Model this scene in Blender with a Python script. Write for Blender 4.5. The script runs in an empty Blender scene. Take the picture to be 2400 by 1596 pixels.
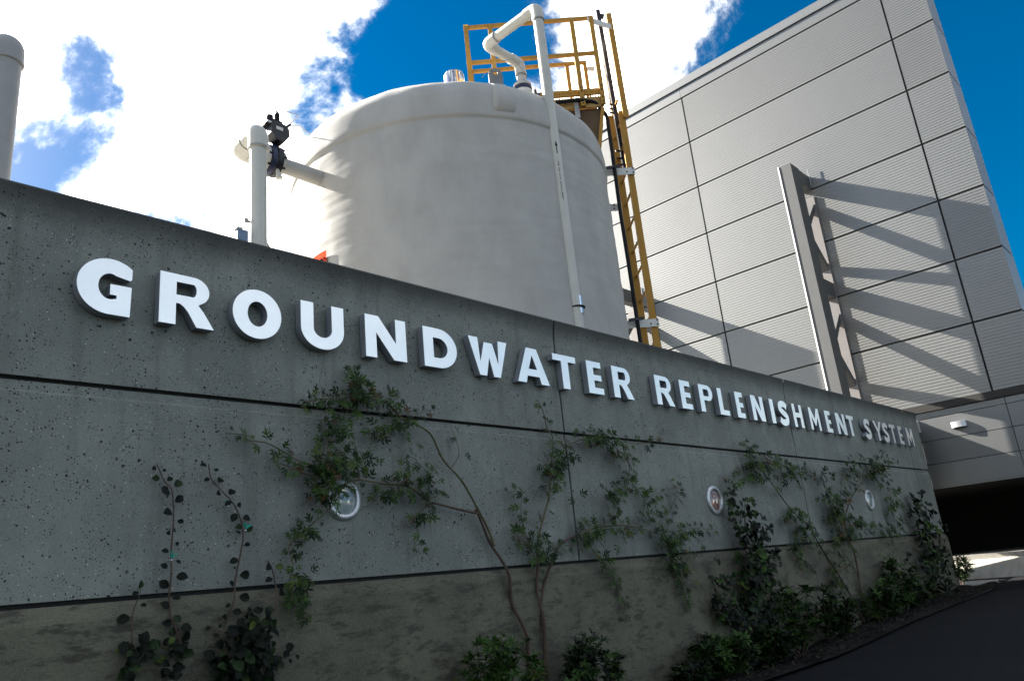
import bpy, math, random
from mathutils import Vector, Matrix, noise
from mathutils.geometry import tessellate_polygon
random.seed(7)
scene = bpy.context.scene
COL = scene.collection
PI = math.pi
# ------------------------------------------------------------------ camera
EYE = 1.05
cd = bpy.data.cameras.new("camera"); cam = bpy.data.objects.new("camera", cd); COL.objects.link(cam)
cd.sensor_width = 36.0; cd.sensor_fit = 'HORIZONTAL'; cd.lens = 27.459; cd.clip_start = 0.05; cd.clip_end = 2000
cam.matrix_world = Matrix(((0.6912782, -0.1494551, -0.7069637, 0.0),
                           (-0.7161534, -0.2719902, -0.6427641, 0.0),
                           (-0.0962228, 0.9506232, -0.2950536, EYE),
                           (0, 0, 0, 1)))
scene.camera = cam
# ------------------------------------------------------------------ light
SUN = Vector((-1.0, 4.3, 2.84)).normalized()
EL = math.asin(SUN.z); AZ = math.atan2(SUN.x, SUN.y)
ld = bpy.data.lights.new("sun", 'SUN'); sun = bpy.data.objects.new("sun", ld); COL.objects.link(sun)
ld.energy = 5.0; ld.angle = math.radians(0.5); ld.color = (1.0, 0.94, 0.85)
sun.rotation_euler = SUN.to_track_quat('Z', 'Y').to_euler(); sun.location = (0, 0, 40)
scene.view_settings.view_transform = 'Standard'; scene.view_settings.look = 'None'
scene.view_settings.gamma = 1.0; scene.view_settings.use_curve_mapping = False
scene.view_settings.exposure = 2.62
scene.cycles.max_bounces = 8
# ------------------------------------------------------------------ sky
world = bpy.data.worlds.new("World"); scene.world = world; world.use_nodes = True
wt = world.node_tree; wt.nodes.clear()
def wn(t, **k):
    n = wt.nodes.new(t)
    for a, b in k.items(): setattr(n, a, b)
    return n
def wl(a, b): wt.links.new(a, b)
def wmath(op, a, b=None, clamp=False):
    n = wn('ShaderNodeMath', operation=op, use_clamp=clamp)
    for i, v in enumerate((a, b)):
        if v is None: continue
        if isinstance(v, (int, float)): n.inputs[i].default_value = v
        else: wl(v, n.inputs[i])
    return n.outputs[0]
sky = wn('ShaderNodeTexSky', sky_type='NISHITA'); sky.sun_disc = False
sky.sun_elevation = EL; sky.sun_rotation = AZ; sky.air_density = 1.0; sky.dust_density = 1.0; sky.ozone_density = 3.0
tc = wn('ShaderNodeTexCoord'); DIR = tc.outputs['Generated']
wz = wn('ShaderNodeTexNoise'); wl(DIR, wz.inputs['Vector']); wz.inputs['Scale'].default_value = 7.0; wz.inputs['Detail'].default_value = 5
wsub = wn('ShaderNodeVectorMath', operation='SUBTRACT'); wl(wz.outputs['Color'], wsub.inputs[0]); wsub.inputs[1].default_value = (0.5, 0.5, 0.5)
wsc = wn('ShaderNodeVectorMath', operation='SCALE'); wl(wsub.outputs[0], wsc.inputs[0]); wsc.inputs['Scale'].default_value = 0.20
wad = wn('ShaderNodeVectorMath', operation='ADD'); wl(DIR, wad.inputs[0]); wl(wsc.outputs[0], wad.inputs[1])
wno = wn('ShaderNodeVectorMath', operation='NORMALIZE'); wl(wad.outputs[0], wno.inputs[0]); WDIR = wno.outputs[0]
BLOBS = [(1,(0.378,0.691,0.616),0.185),(1,(0.323,0.782,0.534),0.115),(1,(0.142,0.783,0.605),0.07),(1,(0.42,0.787,0.452),0.075),
 (1,(0.512,0.63,0.584),0.036),(1,(0.715,0.38,0.585),0.115),(0.72,(0.772,0.260,0.580),0.085),(1,(0.652,0.502,0.568),0.078),(1,(0.168,0.832,0.529),0.035),
 (-1,(0.557,0.537,0.634),0.12),(-0.62,(0.237,0.758,0.608),0.05),(-0.48,(0.214,0.815,0.539),0.065),(-0.45,(0.291,0.836,0.466),0.09),
 (-0.62,(0.452,0.690,0.565),0.038),(-1,(0.895,0.109,0.433),0.25)]
tot = None; neg = None
for s, d, r in BLOBS:
    dp = wn('ShaderNodeVectorMath', operation='DOT_PRODUCT'); wl(WDIR, dp.inputs[0]); dp.inputs[1].default_value = Vector(d).normalized()
    mr = wn('ShaderNodeMapRange', interpolation_type='SMOOTHSTEP'); wl(dp.outputs['Value'], mr.inputs[0])
    mr.inputs[1].default_value = math.cos(r * 1.55); mr.inputs[2].default_value = math.cos(r * 0.35)
    mr.inputs[3].default_value = 0.0; mr.inputs[4].default_value = (0.34 if s > 0 else -0.46) * abs(s)
    if s > 0: tot = mr.outputs[0] if tot is None else wmath('ADD', tot, mr.outputs[0])
    else: neg = mr.outputs[0] if neg is None else wmath('ADD', neg, mr.outputs[0])
tot = wmath('ADD', wmath('MINIMUM', tot, 0.30), wmath('MAXIMUM', neg, -0.50))
nz = wn('ShaderNodeTexNoise', noise_dimensions='3D'); wl(DIR, nz.inputs['Vector'])
nz.inputs['Scale'].default_value = 5.5; nz.inputs['Detail'].default_value = 10; nz.inputs['Roughness'].default_value = 0.66; nz.inputs['Distortion'].default_value = 0.25
dens = wmath('ADD', tot, wmath('ADD', wmath('MULTIPLY', nz.outputs[0], 1.5), -0.25))
cm = wn('ShaderNodeMapRange', interpolation_type='SMOOTHSTEP'); wl(dens, cm.inputs[0])
cm.inputs[1].default_value = 0.40; cm.inputs[2].default_value = 0.80
nz2 = wn('ShaderNodeTexNoise'); wl(DIR, nz2.inputs['Vector']); nz2.inputs['Scale'].default_value = 9; nz2.inputs['Detail'].default_value = 6
cb = wn('ShaderNodeMapRange'); wl(nz2.outputs[0], cb.inputs[0]); cb.inputs[1].default_value = 0.3; cb.inputs[2].default_value = 0.7
cb.inputs[3].default_value = 8.6; cb.inputs[4].default_value = 12.4
hs = wn('ShaderNodeHueSaturation'); wl(sky.outputs[0], hs.inputs['Color']); hs.inputs['Saturation'].default_value = 1.75; hs.inputs['Value'].default_value = 0.215; hs.inputs['Hue'].default_value = 0.496
cc = wn('ShaderNodeVectorMath', operation='SCALE'); cc.inputs[0].default_value = (1.0, 0.965, 0.90); wl(cb.outputs[0], cc.inputs['Scale'])
mx = wn('ShaderNodeMix', data_type='RGBA'); wl(wmath('POWER', cm.outputs[0], 1.9), mx.inputs['Factor']); wl(hs.outputs[0], mx.inputs[6]); wl(cc.outputs[0], mx.inputs[7])
bg = wn('ShaderNodeBackground'); wl(mx.outputs[2], bg.inputs['Color']); bg.inputs['Strength'].default_value = 0.10
wo = wn('ShaderNodeOutputWorld'); wl(bg.outputs[0], wo.inputs['Surface'])
# ------------------------------------------------------------------ materials
def mat(name, col, rough=0.6, metal=0.0, var=0.0, vscale=3.0, col2=None, stretch=(1, 1, 1), bump=0.0, bscale=40.0, spec=0.5, detail=6.0, coat=0.0):
    m = bpy.data.materials.new(name); m.use_nodes = True
    nt = m.node_tree; b = nt.nodes['Principled BSDF']
    b.inputs['Base Color'].default_value = (*col, 1); b.inputs['Roughness'].default_value = rough; b.inputs['Metallic'].default_value = metal
    b.inputs['Specular IOR Level'].default_value = spec; b.inputs['Coat Weight'].default_value = coat
    t = nt.nodes.new('ShaderNodeTexCoord'); mp = nt.nodes.new('ShaderNodeMapping'); nt.links.new(t.outputs['Object'], mp.inputs[0]); mp.inputs['Scale'].default_value = stretch
    if col2 is not None or var:
        n = nt.nodes.new('ShaderNodeTexNoise'); nt.links.new(mp.outputs[0], n.inputs['Vector']); n.inputs['Scale'].default_value = vscale; n.inputs['Detail'].default_value = detail; n.inputs['Roughness'].default_value = 0.62
        r = nt.nodes.new('ShaderNodeMapRange'); nt.links.new(n.outputs[0], r.inputs[0]); r.inputs[1].default_value = 0.33; r.inputs[2].default_value = 0.67
        x = nt.nodes.new('ShaderNodeMix'); x.data_type = 'RGBA'; nt.links.new(r.outputs[0], x.inputs['Factor'])
        c2 = col2 if col2 is not None else tuple(c * (1 - var) for c in col)
        x.inputs[6].default_value = (*c2, 1); x.inputs[7].default_value = (*col, 1)
        nt.links.new(x.outputs[2], b.inputs['Base Color'])
    if bump:
        n = nt.nodes.new('ShaderNodeTexNoise'); nt.links.new(mp.outputs[0], n.inputs['Vector']); n.inputs['Scale'].default_value = bscale; n.inputs['Detail'].default_value = 5
        bp = nt.nodes.new('ShaderNodeBump'); bp.inputs['Strength'].default_value = bump; bp.inputs['Distance'].default_value = 0.02
        nt.links.new(n.outputs[0], bp.inputs['Height']); nt.links.new(bp.outputs[0], b.inputs['Normal'])
    return m
def concrete(name, base, dark, blotch, pits=True, stain=False, board=False):
    m = bpy.data.materials.new(name); m.use_nodes = True; nt = m.node_tree; b = nt.nodes['Principled BSDF']
    N = nt.nodes.new; L = nt.links.new
    def mth(op, a, c=None, clamp=False):
        n = N('ShaderNodeMath'); n.operation = op; n.use_clamp = clamp
        for i, v in enumerate((a, c)):
            if v is None: continue
            if isinstance(v, (int, float)): n.inputs[i].default_value = v
            else: L(v, n.inputs[i])
        return n.outputs[0]
    def noi(scale, det=6, vec=None, rough=0.6):
        n = N('ShaderNodeTexNoise'); n.inputs['Scale'].default_value = scale; n.inputs['Detail'].default_value = det; n.inputs['Roughness'].default_value = rough
        L(vec if vec is not None else P, n.inputs['Vector']); return n.outputs[0]
    def rng(v, a, c, lo=0.0, hi=1.0):
        n = N('ShaderNodeMapRange'); n.interpolation_type = 'SMOOTHSTEP'; L(v, n.inputs[0])
        for i, q in enumerate((a, c, lo, hi)): n.inputs[i + 1].default_value = q
        return n.outputs[0]
    def mixc(f, a, c):
        n = N('ShaderNodeMix'); n.data_type = 'RGBA'
        L(f, n.inputs['Factor'])
        for i, v in ((6, a), (7, c)):
            if isinstance(v, tuple): n.inputs[i].default_value = (*v, 1)
            else: L(v, n.inputs[i])
        return n.outputs[2]
    tcn = N('ShaderNodeTexCoord'); P = tcn.outputs['Object']
    col = mixc(rng(noi(1.3, 8), 0.32, 0.68), dark, base)
    col = mixc(rng(noi(7.0, 8), 0.45, 0.8, 0, 0.6), col, blotch)
    fine = noi(160.0, 3)
    col = mixc(rng(fine, 0.42, 0.72, 0.0, 0.55), col, tuple(c * 1.55 for c in base))
    col = mixc(rng(noi(75.0, 4, None, 0.7), 0.50, 0.68, 0.0, 0.5), col, tuple(c * 0.62 for c in base))
    hgt = mth('MULTIPLY', fine, 0.25)
    if board:
        mp = N('ShaderNodeMapping'); L(P, mp.inputs[0]); mp.inputs['Scale'].default_value = (2.2, 2.2, 7.0); mp.inputs['Rotation'].default_value = (0, 0.12, 0)
        s1 = noi(1.9, 15, mp.outputs[0], 0.78)
        col = mixc(rng(s1, 0.49, 0.60, 0, 0.85), col, tuple(c * 0.30 for c in base))
        s2 = noi(5.5, 15, mp.outputs[0], 0.80)
        col = mixc(rng(s2, 0.55, 0.7, 0, 0.7), col, tuple(c * 1.45 for c in base))
        hgt = mth('ADD', hgt, mth('MULTIPLY', s2, 1.2))
    if pits:
        for sc, th, keep in ((26.0, 0.20, 0.50), (62.0, 0.26, 0.35), (120.0, 0.30, 0.45), (11.0, 0.10, 0.55)):
            v = N('ShaderNodeTexVoronoi'); v.inputs['Scale'].default_value = sc; v.inputs['Randomness'].default_value = 1.0
            w = N('ShaderNodeVectorMath'); w.operation = 'ADD'; nn = N('ShaderNodeTexNoise'); nn.inputs['Scale'].default_value = sc * 2.2; L(P, nn.inputs['Vector'])
            sc_ = N('ShaderNodeVectorMath'); sc_.operation = 'SCALE'; L(nn.outputs['Color'], sc_.inputs[0]); sc_.inputs['Scale'].default_value = 0.35 / sc
            L(P, w.inputs[0]); L(sc_.outputs[0], w.inputs[1]); L(w.outputs[0], v.inputs['Vector'])
            sp = N('ShaderNodeSeparateColor'); L(v.outputs['Color'], sp.inputs[0])
            sz = mth('MULTIPLY', rng(sp.outputs[0], keep, 1.0, 0.0, th * 1.35), rng(noi(1.1 + sc * 0.06, 4), 0.30, 0.62, 0.15, 1.0))
            pit = mth('LESS_THAN', v.outputs['Distance'], sz)
            col = mixc(pit, col, (0.012, 0.012, 0.012))  # shade inside the pits is put into the colour as near black
            hgt = mth('SUBTRACT', hgt, mth('MULTIPLY', pit, 1.0))
        v = N('ShaderNodeTexVoronoi'); v.inputs['Scale'].default_value = 48.0; L(P, v.inputs['Vector'])
        sp = N('ShaderNodeSeparateColor'); L(v.outputs['Color'], sp.inputs[0])
        spk = mth('LESS_THAN', v.outputs['Distance'], rng(sp.outputs[1], 0.84, 1.0, 0.0, 0.15))
        col = mixc(mth('MULTIPLY', spk, 0.5), col, (0.75, 0.77, 0.75))
    if not board:
        m3 = N('ShaderNodeMapping'); L(P, m3.inputs[0]); m3.inputs['Scale'].default_value = (7.0, 7.0, 0.45)
        col = mixc(rng(noi(1.0, 9, m3.outputs[0], 0.65), 0.50, 0.72, 0, 0.55), col, tuple(c * 0.5 for c in base))
        col = mixc(rng(noi(2.6, 12, None, 0.72), 0.50, 0.70, 0, 0.35), col, tuple(c * 1.3 for c in base))
    if stain:   # colour darkens towards the top edge along an uneven line
        sx = N('ShaderNodeSeparateXYZ'); L(P, sx.inputs[0])
        zz = mth('ADD', sx.outputs[2], mth('MULTIPLY', noi(2.5, 6), 0.16))
        col = mixc(rng(zz, 3.10, 3.36, 0, 0.82), col, (0.022, 0.022, 0.021))
    L(col, b.inputs['Base Color']); b.inputs['Roughness'].default_value = 0.75; b.inputs['Specular IOR Level'].default_value = 0.35
    bp = N('ShaderNodeBump'); bp.inputs['Strength'].default_value = 0.5; bp.inputs['Distance'].default_value = 0.006; L(hgt, bp.inputs['Height']); L(bp.outputs[0], b.inputs['Normal'])
    return m
M = {}
M['conc'] = concrete('smooth cast concrete', (0.1895, 0.1987, 0.1766), (0.1306, 0.1389, 0.1251), (0.1150, 0.1224, 0.1122), stain=True)
M['base'] = concrete('rough board cast concrete', (0.1196, 0.1122, 0.0773), (0.0626, 0.0607, 0.0432), (0.0460, 0.0451, 0.0331), pits=False, board=True)
M['joint'] = mat('dark joint', (0.02, 0.02, 0.02), 0.9)
M['crack'] = mat('hairline crack', (0.05, 0.05, 0.048), 0.9)
M['white'] = mat('satin polished letter metal', (1.0, 0.965, 0.91), 0.38, 0.80, var=0.05, vscale=9)
M['ret'] = mat('grey letter return', (0.2560, 0.2720, 0.3040), 0.45, 0.2, var=0.12, vscale=6)
M['frp'] = mat('white fibreglass', (0.4136, 0.4048, 0.3872), 0.85, spec=0.06, col2=(0.3520, 0.3432, 0.3256), vscale=2.0, stretch=(1.6, 1.6, 1.0), detail=10)
_nt = M['frp'].node_tree; _b = _nt.nodes['Principled BSDF']   # woven laminate: fine wrinkles lying along the winding
for _l in list(_b.inputs['Normal'].links): _nt.links.remove(_l)
_tc = _nt.nodes.new('ShaderNodeTexCoord'); _mp = _nt.nodes.new('ShaderNodeMapping'); _nt.links.new(_tc.outputs['Object'], _mp.inputs[0]); _mp.inputs['Scale'].default_value = (2.5, 2.5, 26.0)
_n1 = _nt.nodes.new('ShaderNodeTexNoise'); _nt.links.new(_mp.outputs[0], _n1.inputs['Vector']); _n1.inputs['Scale'].default_value = 1.6; _n1.inputs['Detail'].default_value = 8; _n1.inputs['Roughness'].default_value = 0.6; _n1.inputs['Distortion'].default_value = 0.6
_bp = _nt.nodes.new('ShaderNodeBump'); _bp.inputs['Strength'].default_value = 0.30; _bp.inputs['Distance'].default_value = 0.006; _nt.links.new(_n1.outputs[0], _bp.inputs['Height']); _nt.links.new(_bp.outputs[0], _b.inputs['Normal'])
M['pvc'] = mat('white pipe plastic', (0.4675, 0.4632, 0.4250), 0.35, var=0.09, vscale=4, spec=0.4)
M['pvcg'] = mat('grey pipe plastic', (0.30, 0.30, 0.30), 0.5, spec=0.2, var=0.15, vscale=5)  # mottled grey, darker than the white pipe plastic
M['black'] = mat('black rubber', (0.010, 0.010, 0.012), 0.6, spec=0.2, var=0.3)
M['dark'] = mat('black painted metal', (0.010, 0.011, 0.015), 0.4, 0.2, var=0.3)
M['navy'] = mat('dark blue painted iron', (0.015, 0.02, 0.06), 0.4, 0.2, var=0.3)
M['yel'] = mat('yellow pultruded rail', (0.4250, 0.2253, 0.0425), 0.6, spec=0.2, var=0.18, vscale=7, stretch=(1, 1, 0.3))
M['yeld'] = mat('weathered yellow plate', (0.42, 0.25, 0.07), 0.6, var=0.3, vscale=5)
M['steel'] = mat('galvanised steel', (0.55, 0.56, 0.57), 0.4, 0.75, var=0.15, vscale=9)
M['stain'] = mat('brushed stainless', (0.62, 0.62, 0.62), 0.22, 1.0, var=0.1, vscale=4, stretch=(1, 1, 0.2))
M['lug'] = mat('grey primed steel', (0.22, 0.22, 0.22), 0.55, 0.3, var=0.3, vscale=12)
M['plate'] = mat('pale grey bracket', (0.62, 0.61, 0.58), 0.5, 0.1, var=0.1)
M['clad'] = mat('ribbed silver cladding', (0.2167, 0.2185, 0.2125), 0.46, 0.9, var=0.05, vscale=0.7)
M['cladf'] = mat('flat silver cladding', (0.1997, 0.2040, 0.2023), 0.46, 0.85, var=0.05, vscale=0.9)
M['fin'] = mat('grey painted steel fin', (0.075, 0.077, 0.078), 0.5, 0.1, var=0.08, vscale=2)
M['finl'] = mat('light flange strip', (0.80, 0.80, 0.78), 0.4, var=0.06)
M['finp'] = mat('warm grey backing plate', (0.17, 0.158, 0.155), 0.5, 0.1, var=0.08)
M['bronze'] = mat('dark bronze trim', (0.014, 0.012, 0.010), 0.6, 0.1, var=0.2)
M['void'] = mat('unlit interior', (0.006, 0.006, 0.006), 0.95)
M['asph'] = mat('fresh asphalt', (0.0042, 0.0046, 0.0068), 0.9, col2=(0.0020, 0.0021, 0.0033), vscale=5, detail=12, bump=0.6, bscale=120, spec=0.2)
M['soil'] = mat('dark wet mulch', (0.010, 0.009, 0.007), 0.95, col2=(0.004, 0.0035, 0.003), vscale=14, bump=0.8, bscale=30, spec=0.2)
M['pave'] = mat('pale concrete paving', (0.2890, 0.2720, 0.2338), 0.8, col2=(0.2040, 0.1913, 0.1615), vscale=2, stretch=(1, 4, 1), bump=0.2, bscale=60)
M['ground'] = mat('dry ground', (0.13, 0.12, 0.10), 0.95, var=0.4, vscale=0.5)
M['orange'] = mat('orange placard', (0.66, 0.05, 0.008), 0.9, spec=0.03, var=0.06)
M['print'] = mat('black print', (0.010, 0.009, 0.009), 0.95, spec=0.0)
M['glass'] = mat('round lens glass', (0.30, 0.36, 0.36), 0.06, 0.0, var=0.35, vscale=9, coat=1.0)
M['lensr'] = mat('rust tinted lens', (0.34, 0.20, 0.17), 0.06, 0.0, var=0.3, vscale=9, coat=1.0)
M['teal'] = mat('green nursery tie tape', (0.01, 0.30, 0.22), 0.5, var=0.2)
M['barkg'] = mat('green young bark', (0.105, 0.095, 0.035), 0.75, col2=(0.06, 0.05, 0.025), vscale=25, bump=0.4, bscale=80)
M['barkr'] = mat('brown bark', (0.085, 0.05, 0.032), 0.8, col2=(0.045, 0.03, 0.022), vscale=30, bump=0.5, bscale=80)
for _k in ('clad', 'cladf'):   # every panel a slightly different batch of metal
    nt_ = M[_k].node_tree; b_ = nt_.nodes['Principled BSDF']; src = b_.inputs['Base Color'].links[0].from_socket
    oi = nt_.nodes.new('ShaderNodeObjectInfo'); r_ = nt_.nodes.new('ShaderNodeMapRange'); nt_.links.new(oi.outputs['Random'], r_.inputs[0]); r_.inputs[3].default_value = 0.88; r_.inputs[4].default_value = 1.08
    v_ = nt_.nodes.new('ShaderNodeVectorMath'); v_.operation = 'SCALE'; nt_.links.new(src, v_.inputs[0]); nt_.links.new(r_.outputs[0], v_.inputs['Scale']); nt_.links.new(v_.outputs[0], b_.inputs['Base Color'])
def leafmat(name, c, c2):
    m = mat(name, c, 0.5, col2=c2, vscale=30, spec=0.12)
    b = m.node_tree.nodes['Principled BSDF']; b.inputs['Subsurface Weight'].default_value = 0.0
    return m
LEAF = [leafmat('dark green leaf', (0.015, 0.030, 0.008), (0.006, 0.013, 0.004)), leafmat('green leaf', (0.042, 0.082, 0.016), (0.020, 0.042, 0.009)),
        leafmat('yellow green leaf', (0.060, 0.085, 0.016), (0.035, 0.05, 0.012)), leafmat('reddish young leaf', (0.08, 0.040, 0.016), (0.05, 0.036, 0.013)),
        leafmat('deep glossy leaf', (0.0045, 0.008, 0.004), (0.0025, 0.0045, 0.0025)), leafmat('fresh green leaf', (0.026, 0.062, 0.009), (0.014, 0.036, 0.007))]
# ------------------------------------------------------------------ mesh helpers
class MB:
    def __init__(s): s.v = []; s.f = []; s.sm = []
    def poly(s, pts, faces, smooth=False):
        o = len(s.v); s.v += [Vector(p) for p in pts]
        for f in faces: s.f.append([o + i for i in f]); s.sm.append(smooth)
        return s
    def box(s, a, b):
        x0, y0, z0 = a; x1, y1, z1 = b
        return s.poly([(x0,y0,z0),(x1,y0,z0),(x1,y1,z0),(x0,y1,z0),(x0,y0,z1),(x1,y0,z1),(x1,y1,z1),(x0,y1,z1)],
                      [(3,2,1,0),(4,5,6,7),(0,1,5,4),(1,2,6,5),(2,3,7,6),(3,0,4,7)])
    def obox(s, c, ax, h):
        c = Vector(c); a = [Vector(q).normalized() * k for q, k in zip(ax, h)]
        P = [c + a[0]*i + a[1]*j + a[2]*k for k in (-1, 1) for i, j in ((-1,-1),(1,-1),(1,1),(-1,1))]
        fl = [(3,2,1,0),(4,5,6,7),(0,1,5,4),(1,2,6,5),(2,3,7,6),(3,0,4,7)]
        if a[0].cross(a[1]).dot(a[2]) < 0: fl = [f[::-1] for f in fl]
        return s.poly(P, fl)
    def bar(s, p, q, w, h, side=(0, 0, 1)):   # h measured along side
        p, q = Vector(p), Vector(q); d = (q - p).normalized(); u = Vector(side); u = (u - d * u.dot(d)).normalized(); r = d.cross(u)
        return s.obox((p + q) / 2, (d, r, u), ((q - p).length / 2, w / 2, h / 2))
    def extr(s, loop, axis, a, b):   # loop of 2D points, extruded along axis; loop coords fill the other two axes in order
        n = len(loop)
        def mk(u, v, t):
            return {'x': (t, u, v), 'y': (u, t, v), 'z': (u, v, t)}[axis]
        P = [mk(u, v, a) for u, v in loop] + [mk(u, v, b) for u, v in loop]
        F = [tuple(range(n))[::-1], tuple(range(n, 2*n))] + [(i, (i+1) % n, n + (i+1) % n, n + i) for i in range(n)]
        area = sum(loop[i][0]*loop[(i+1) % n][1] - loop[(i+1) % n][0]*loop[i][1] for i in range(n))
        flip = (area < 0) ^ (axis == 'y') ^ (b < a)
        return s.poly(P, [f[::-1] for f in F] if flip else F)
    def tube(s, pts, r, seg=16, caps=True, smooth=True):
        pts = [Vector(p) for p in pts]; n = len(pts); rr = r if isinstance(r, (list, tuple)) else [r] * n
        tan = [((pts[min(i+1, n-1)] - pts[max(i-1, 0)])).normalized() for i in range(n)]
        u = Vector((0, 0, 1)) if abs(tan[0].z) < 0.9 else Vector((1, 0, 0))
        rings = []; V = []
        for i in range(n):
            u = (u - tan[i] * u.dot(tan[i])).normalized(); w = tan[i].cross(u)
            V += [pts[i] + (u * math.cos(2*PI*k/seg) + w * math.sin(2*PI*k/seg)) * rr[i] for k in range(seg)]
        F = [(i*seg+k, i*seg+(k+1) % seg, (i+1)*seg+(k+1) % seg, (i+1)*seg+k) for i in range(n-1) for k in range(seg)]
        s.poly(V, F, smooth)
        if caps: s.poly(V[:seg], [tuple(range(seg))[::-1]]); s.poly(V[-seg:], [tuple(range(seg))])
        return s
    def cyl(s, p, q, r, seg=20, smooth=True): return s.tube([p, q], r, seg, True, smooth)
    def build(s, name, m, parent=None, root=None):
        off = Vector((0, 0, 0))
        if parent is not None: off = Vector(ROOT[parent.name])
        me = bpy.data.meshes.new(name); me.from_pydata([v - off for v in s.v], [], s.f); me.update()
        me.polygons.foreach_set('use_smooth', s.sm)
        if isinstance(m, (list, tuple)):
            for q in m: me.materials.append(q)
        else: me.materials.append(m)
        o = bpy.data.objects.new(name, me); COL.objects.link(o)
        if parent is not None: o.parent = parent
        ROOT[o.name] = tuple(off)
        return o
ROOT = {}
def thing(name, label, cat, loc=(0, 0, 0), group=None):
    o = bpy.data.objects.new(name, None); COL.objects.link(o); o.location = loc; o.empty_display_size = 0.1
    o['label'] = label; o['category'] = cat
    if group: o['group'] = group
    ROOT[o.name] = tuple(loc); return o
def tag(o, label, cat, group=None):
    o['label'] = label; o['category'] = cat
    if group: o['group'] = group
    return o
def fillet(pts, r, n=6):
    pts = [Vector(p) for p in pts]; out = [pts[0]]
    for i in range(1, len(pts) - 1):
        a = (pts[i-1] - pts[i]); b = (pts[i+1] - pts[i]); ang = a.angle(b); t = min(r / math.tan(ang / 2), a.length * 0.49, b.length * 0.49)
        p0 = pts[i] + a.normalized() * t; p1 = pts[i] + b.normalized() * t
        for k in range(n + 1):
            q = k / n; out.append(p0 * (1-q)**2 + pts[i] * 2*q*(1-q) + p1 * q*q)
    out.append(pts[-1]); return out
def lathe(prof, c, seg=32):
    m = MB(); V = [(c[0] + r*math.cos(2*PI*k/seg), c[1] + r*math.sin(2*PI*k/seg), z) for r, z in prof for k in range(seg)]
    n = len(prof)
    m.poly(V, [(i*seg+k, i*seg+(k+1) % seg, (i+1)*seg+(k+1) % seg, (i+1)*seg+k) for i in range(n-1) for k in range(seg)], True); return m
def disc_y(m, c, r0, r1, y0, y1, seg=36):   # ring around an axis along y, from inner radius r0 to outer r1, front y0, back y1
    V = []
    for r, y in ((r0, y0 + 0.006), (r0 + 0.006, y0), (r1 - 0.012, y0), (r1, y0 + 0.01), (r1, y1), (r0, y1)):
        V += [(c[0] + r*math.cos(2*PI*k/seg), y, c[2] + r*math.sin(2*PI*k/seg)) for k in range(seg)]
    F = [(i*seg+k, i*seg+(k+1) % seg, ((i+1) % 6)*seg+(k+1) % seg, ((i+1) % 6)*seg+k) for i in range(6) for k in range(seg)]
    m.poly(V, F, True); return m
D = 4.2205           # front plane of the sign wall
# ------------------------------------------------------------------ ground
def gz(x):
    P = [(-60, 0), (8.4, 0), (10.9, 0.10), (13.2, 0.16), (14.9, 0.20), (15.65, 0.34), (90, 0.34)]
    for (a, za), (b, zb) in zip(P, P[1:]):
        if x <= b: return za + (zb - za) * max(0, x - a) / (b - a)
    return 0.34
def sheet(name, xs, y0, y1, dz, m, ny=1, rough=0.0):
    b = MB(); ys = [y0 + (y1 - y0) * j / ny for j in range(ny + 1)]
    V = [(x, y, gz(x) + dz + (rough * noise.noise(Vector((x*3, y*3, 1.7))) if rough and 0 < j < ny else 0)) for x in xs for j, y in enumerate(ys)]
    n = ny + 1
    b.poly(V, [(i*n+j, (i+1)*n+j, (i+1)*n+j+1, i*n+j+1) for i in range(len(xs)-1) for j in range(ny)])
    o = b.build(name, m); o['kind'] = 'structure'; return o
MB().poly([(-900,-900,-0.12),(900,-900,-0.12),(900,900,-0.12),(-900,900,-0.12)], [(0,1,2,3)]).build('ground', M['ground'])['kind'] = 'structure'
xs = [-60, 0, 8.4] + [8.4 + 0.25*i for i in range(1, 30)] + [15.66]
sheet('asphalt_driveway', xs, -40, D - 0.55, 0.0, M['asph'])
sheet('yard_ground', [-60, 8.4, 10.9, 13.2, 14.9], D + 0.25, 60, 0.0, M['pave'])
bx = [-5 + 0.2*i for i in range(102)]
sheet('planting_bed', bx, D - 0.62, D - 0.005, 0.035, M['soil'], ny=10, rough=0.06)
b = MB(); b.poly([(15.665,-40,0.335),(16.10,-40,0.335),(16.10,4.9,0.335),(15.665,4.9,0.335)], [(0,1,2,3)]); b.build('gutter_strip', M['asph'])['kind'] = 'structure'
b = MB(); b.poly([(15.70,0.5,0.345),(16.14,0.5,0.655),(16.14,4.85,0.655),(15.70,4.85,0.345)], [(0,1,2,3)])
b.box((16.14,0.5,0.3),(16.19,4.85,0.672)); b.box((16.195,0.5,0.3),(20.0,4.85,0.735)); b.build('pavement_ramp', M['pave'])['kind'] = 'structure'
m = MB(); r = random.Random(5)
for i in range(5200):   # bark chips and dead leaves lying on the bed
    x = -1 + 16.0*r.random(); y = D - r.uniform(.02, .60); s_ = r.uniform(.010, .030); a = r.uniform(0, PI); c_, d_ = math.cos(a)*s_, math.sin(a)*s_; z = gz(x) + .045 + .06*abs(noise.noise(Vector((x*3, y*3, 1.7)))) + r.uniform(0, .015)
    q = r.uniform(.3, .6); t_ = r.uniform(-.012, .012)
    m.poly([(x-c_, y-d_, z-t_), (x+d_*q, y-c_*q, z+.004), (x+c_, y+d_, z+t_), (x-d_*q, y+c_*q, z+.004)], [(0,1,2,3)])
o = m.build('mulch', mat('bark mulch chips', (.028, .018, .010), .9, col2=(.008, .006, .004), vscale=6)); o['kind'] = 'stuff'; o['label'] = 'dark bark mulch and dead leaves on the planting bed'
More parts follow.
